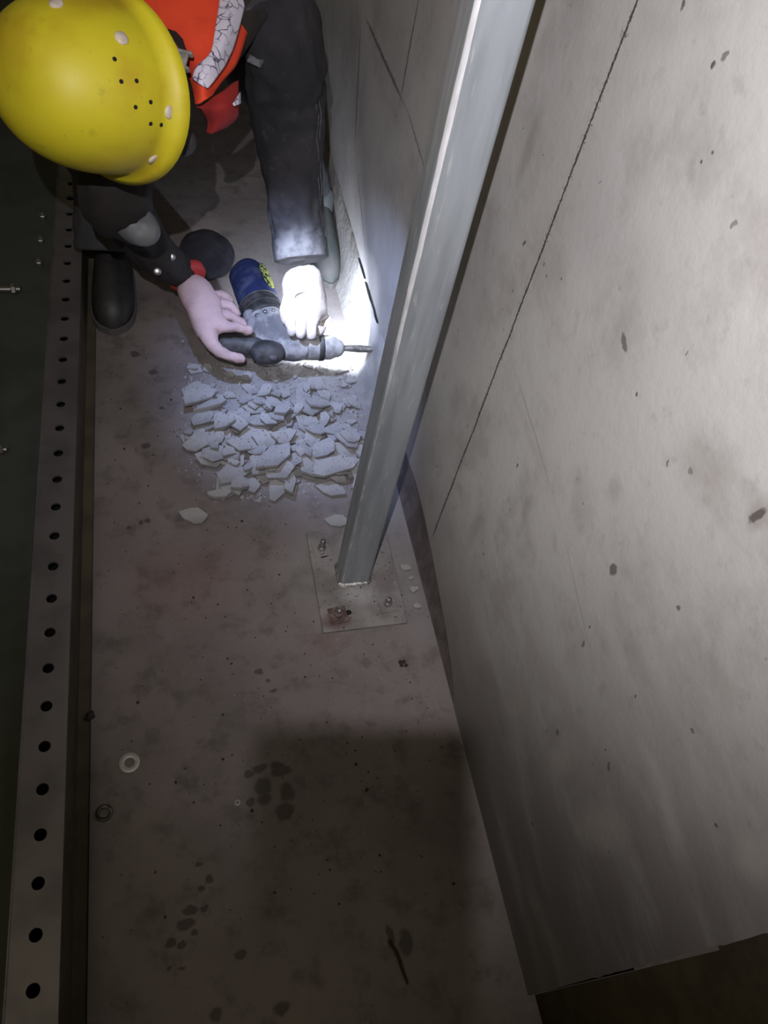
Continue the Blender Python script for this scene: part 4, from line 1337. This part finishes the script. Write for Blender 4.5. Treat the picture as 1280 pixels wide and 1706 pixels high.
# the orange vest: a cloth shell over back and shoulder, a hanging front panel with reflective tape
def sheet(name, rows_, mat, th=0.004, sub=4, parent=person, fold=0.004, seed=0.0):
    """cloth surface through a grid of control points, with thickness"""
    nr_, nc_ = len(rows_), len(rows_[0])
    fine = []
    for r0 in rows_:
        p_, _ = resample(r0, [0] * nc_, (nc_ - 1) * sub + 1); fine.append(p_)
    colsN = []
    for k in range(len(fine[0])):
        p_, _ = resample([fr[k] for fr in fine], [0] * nr_, (nr_ - 1) * sub + 1); colsN.append(p_)
    bm = bmesh.new()
    g_ = [[bm.verts.new(p + Vector((0, 0, fold * mnoise.noise(p * 14 + Vector((seed, 0, 0)))))) for p in c_] for c_ in colsN]
    for i in range(len(g_) - 1):
        for k in range(len(g_[0]) - 1): bm.faces.new((g_[i][k], g_[i + 1][k], g_[i + 1][k + 1], g_[i][k + 1]))
    bmesh.ops.recalc_face_normals(bm, faces=bm.faces[:])
    bmesh.ops.solidify(bm, geom=bm.faces[:], thickness=th)
    o_ = from_bm(name, bm, mat)
    if parent is person: under(o_, person)
    else: o_.parent = parent
    return o_
def P(x, y, d_): return pdepth(x, y, d_)
vest = sheet('safety_vest', [
    [P(150, -60, 1.52), P(230, -60, 1.50), P(310, -60, 1.49), P(380, -60, 1.52), P(428, -60, 1.58)],
    [P(185, -4, 1.50), P(250, 0, 1.47), P(310, 0, 1.46), P(378, 0, 1.49), P(425, 0, 1.55)],
    [P(222, 36, 1.49), P(268, 40, 1.455), P(318, 45, 1.44), P(368, 52, 1.46), P(412, 60, 1.52)],
    [P(262, 74, 1.48), P(292, 80, 1.45), P(325, 86, 1.43), P(358, 95, 1.445), P(394, 108, 1.50)],
    [P(300, 104, 1.47), P(318, 110, 1.44), P(335, 117, 1.425), P(353, 124, 1.435), P(372, 136, 1.48)],
    [P(318, 140, 1.46), P(326, 146, 1.44), P(336, 150, 1.43), P(346, 153, 1.44), P(358, 155, 1.47)],
    [P(325, 172, 1.45), P(331, 170, 1.44), P(339, 166, 1.435), P(347, 163, 1.44), P(354, 160, 1.46)]], M['orange'], 0.004, 5)
vest['label'] = 'bright orange safety vest'
tape = sheet('reflective_tape', [
    [P(374, -60, 1.498), P(394, -60, 1.504), P(412, -60, 1.528)],
    [P(366, -2, 1.466), P(388, -2, 1.474), P(410, -2, 1.502)],
    [P(358, 50, 1.436), P(377, 52, 1.440), P(397, 57, 1.474)],
    [P(350, 86, 1.420), P(364, 92, 1.424), P(380, 101, 1.456)],
    [P(327, 110, 1.412), P(344, 120, 1.412), P(360, 132, 1.432)],
    [P(320, 130, 1.420), P(333, 139, 1.416), P(346, 147, 1.424)]], M['tape'], 0.0015, 5, vest, 0.004)
tape['label'] = 'silver crazed reflective tape'
fl = sheet('vest_hem_fold', [
    [P(326, 176, 1.475), P(350, 166, 1.47), P(376, 150, 1.49), P(398, 130, 1.53)],
    [P(335, 182, 1.48), P(356, 180, 1.46), P(380, 176, 1.47), P(398, 165, 1.51)],
    [P(345, 205, 1.51), P(362, 205, 1.49), P(382, 200, 1.50), P(398, 190, 1.53)],
    [P(343, 226, 1.53), P(354, 229, 1.52), P(370, 222, 1.53), P(392, 205, 1.55)]], M['red_lining'], 0.004, 5, vest, 0.012)
fl['label'] = 'dark red inner fold of the vest hem'
tip = sheet('tape_end', [[P(388, 172, 1.475), P(396, 160, 1.49), P(401, 153, 1.51)], [P(390, 176, 1.475), P(398, 174, 1.485), P(402, 172, 1.505)]], M['tape'], 0.0015, 4, vest, 0.0)
# back of the vest over the torso, reaching the far side of the arm
bk = sheet('vest_back', [
    [Vector((-0.12, 1.78, 0.92)), Vector((0.02, 1.70, 1.0)), Vector((0.15, 1.70, 1.03)), Vector((0.28, 1.74, 1.01))],
    [Vector((-0.10, 1.98, 0.95)), Vector((0.03, 1.96, 1.04)), Vector((0.17, 1.97, 1.06)), Vector((0.31, 2.00, 0.99))],
    [Vector((-0.07, 2.25, 0.86)), Vector((0.05, 2.26, 0.93)), Vector((0.18, 2.27, 0.93)), Vector((0.31, 2.25, 0.86))],
    [Vector((-0.06, 2.5, 0.70)), Vector((0.06, 2.56, 0.76)), Vector((0.18, 2.56, 0.76)), Vector((0.30, 2.5, 0.70))]], M['orange'], 0.004, 5, vest)

# ------------------------------------------------------------------ added stand in place of the viewer's body, carries head lamp and phone
stand = tag(empty('added_lamp_stand', (-0.089, -0.20, 0)), 'added black lamp stand on a round foot, unseen behind the viewpoint', 'lamp stand')
bm = bmesh.new(); lathe(bm, (-0.089, -0.20, 0.0005), (0, 0, 1), [(0.118, 0), (0.120, .006), (0.115, .014), (0.03, .022)], 32)
under(from_bm('round_foot', bm, M['black_plastic']), stand)
bm = bmesh.new(); loft(bm, [(-0.089, -0.20, 0.015), (-0.089, -0.20, 1.0), (-0.089, -0.20, 1.93)], [0.014, 0.012, 0.010], 14)
under(from_bm('pole', bm, M['black_plastic']), stand)
bm = bmesh.new(); box(bm, (-0.089 - .03, -0.20, 1.885), (-0.089 + .03, -0.0735, 1.935), bevel=.006)
under(from_bm('lamp_head', bm, M['black_plastic']), stand)
bm = bmesh.new(); loft(bm, [(-0.089, -0.20, 1.53), (-0.06, -0.14, 1.51), (-0.03, -0.085, 1.49)], [0.006, 0.006, 0.006], 10)
under(from_bm('phone_arm', bm, M['black_plastic']), stand)
# the phone, lens at the viewpoint
ph = bmesh.new()
cxv, cyv, czv = CAM_R @ Vector((1, 0, 0)), CAM_R @ Vector((0, 1, 0)), CAM_R @ Vector((0, 0, 1))
pc = Vector((0, 0, H)) + cxv * (-0.0275) + cyv * (-0.049) + czv * 0.013
box(ph, pc - Vector((.0345, .080, .0045)), pc + Vector((.0345, .080, .0045)), Matrix((cxv, cyv, czv)).transposed(), 0.003, 2)
phone = from_bm('smartphone', ph, M['phone'], smooth=False)
tag(phone, 'dark smartphone held on the added lamp stand, outside the picture', 'phone')

bm = bmesh.new()  # added shape that widens the phone's shadow, where a hand would be
o3 = Vector((0, 0, H)) + czv * 0.014
q0, q1 = o3 + cxv * -0.056 + cyv * -0.022, o3 + cxv * -0.080 + cyv * -0.125
loft(bm, [q0, q0.lerp(q1, .12), q0.lerp(q1, .5), q1], [0.004, 0.010, 0.018, 0.024], 16, flat=0.25, axis=cxv)
under(from_bm('hand_shadow_blocker', bm, M['black_plastic']), stand)
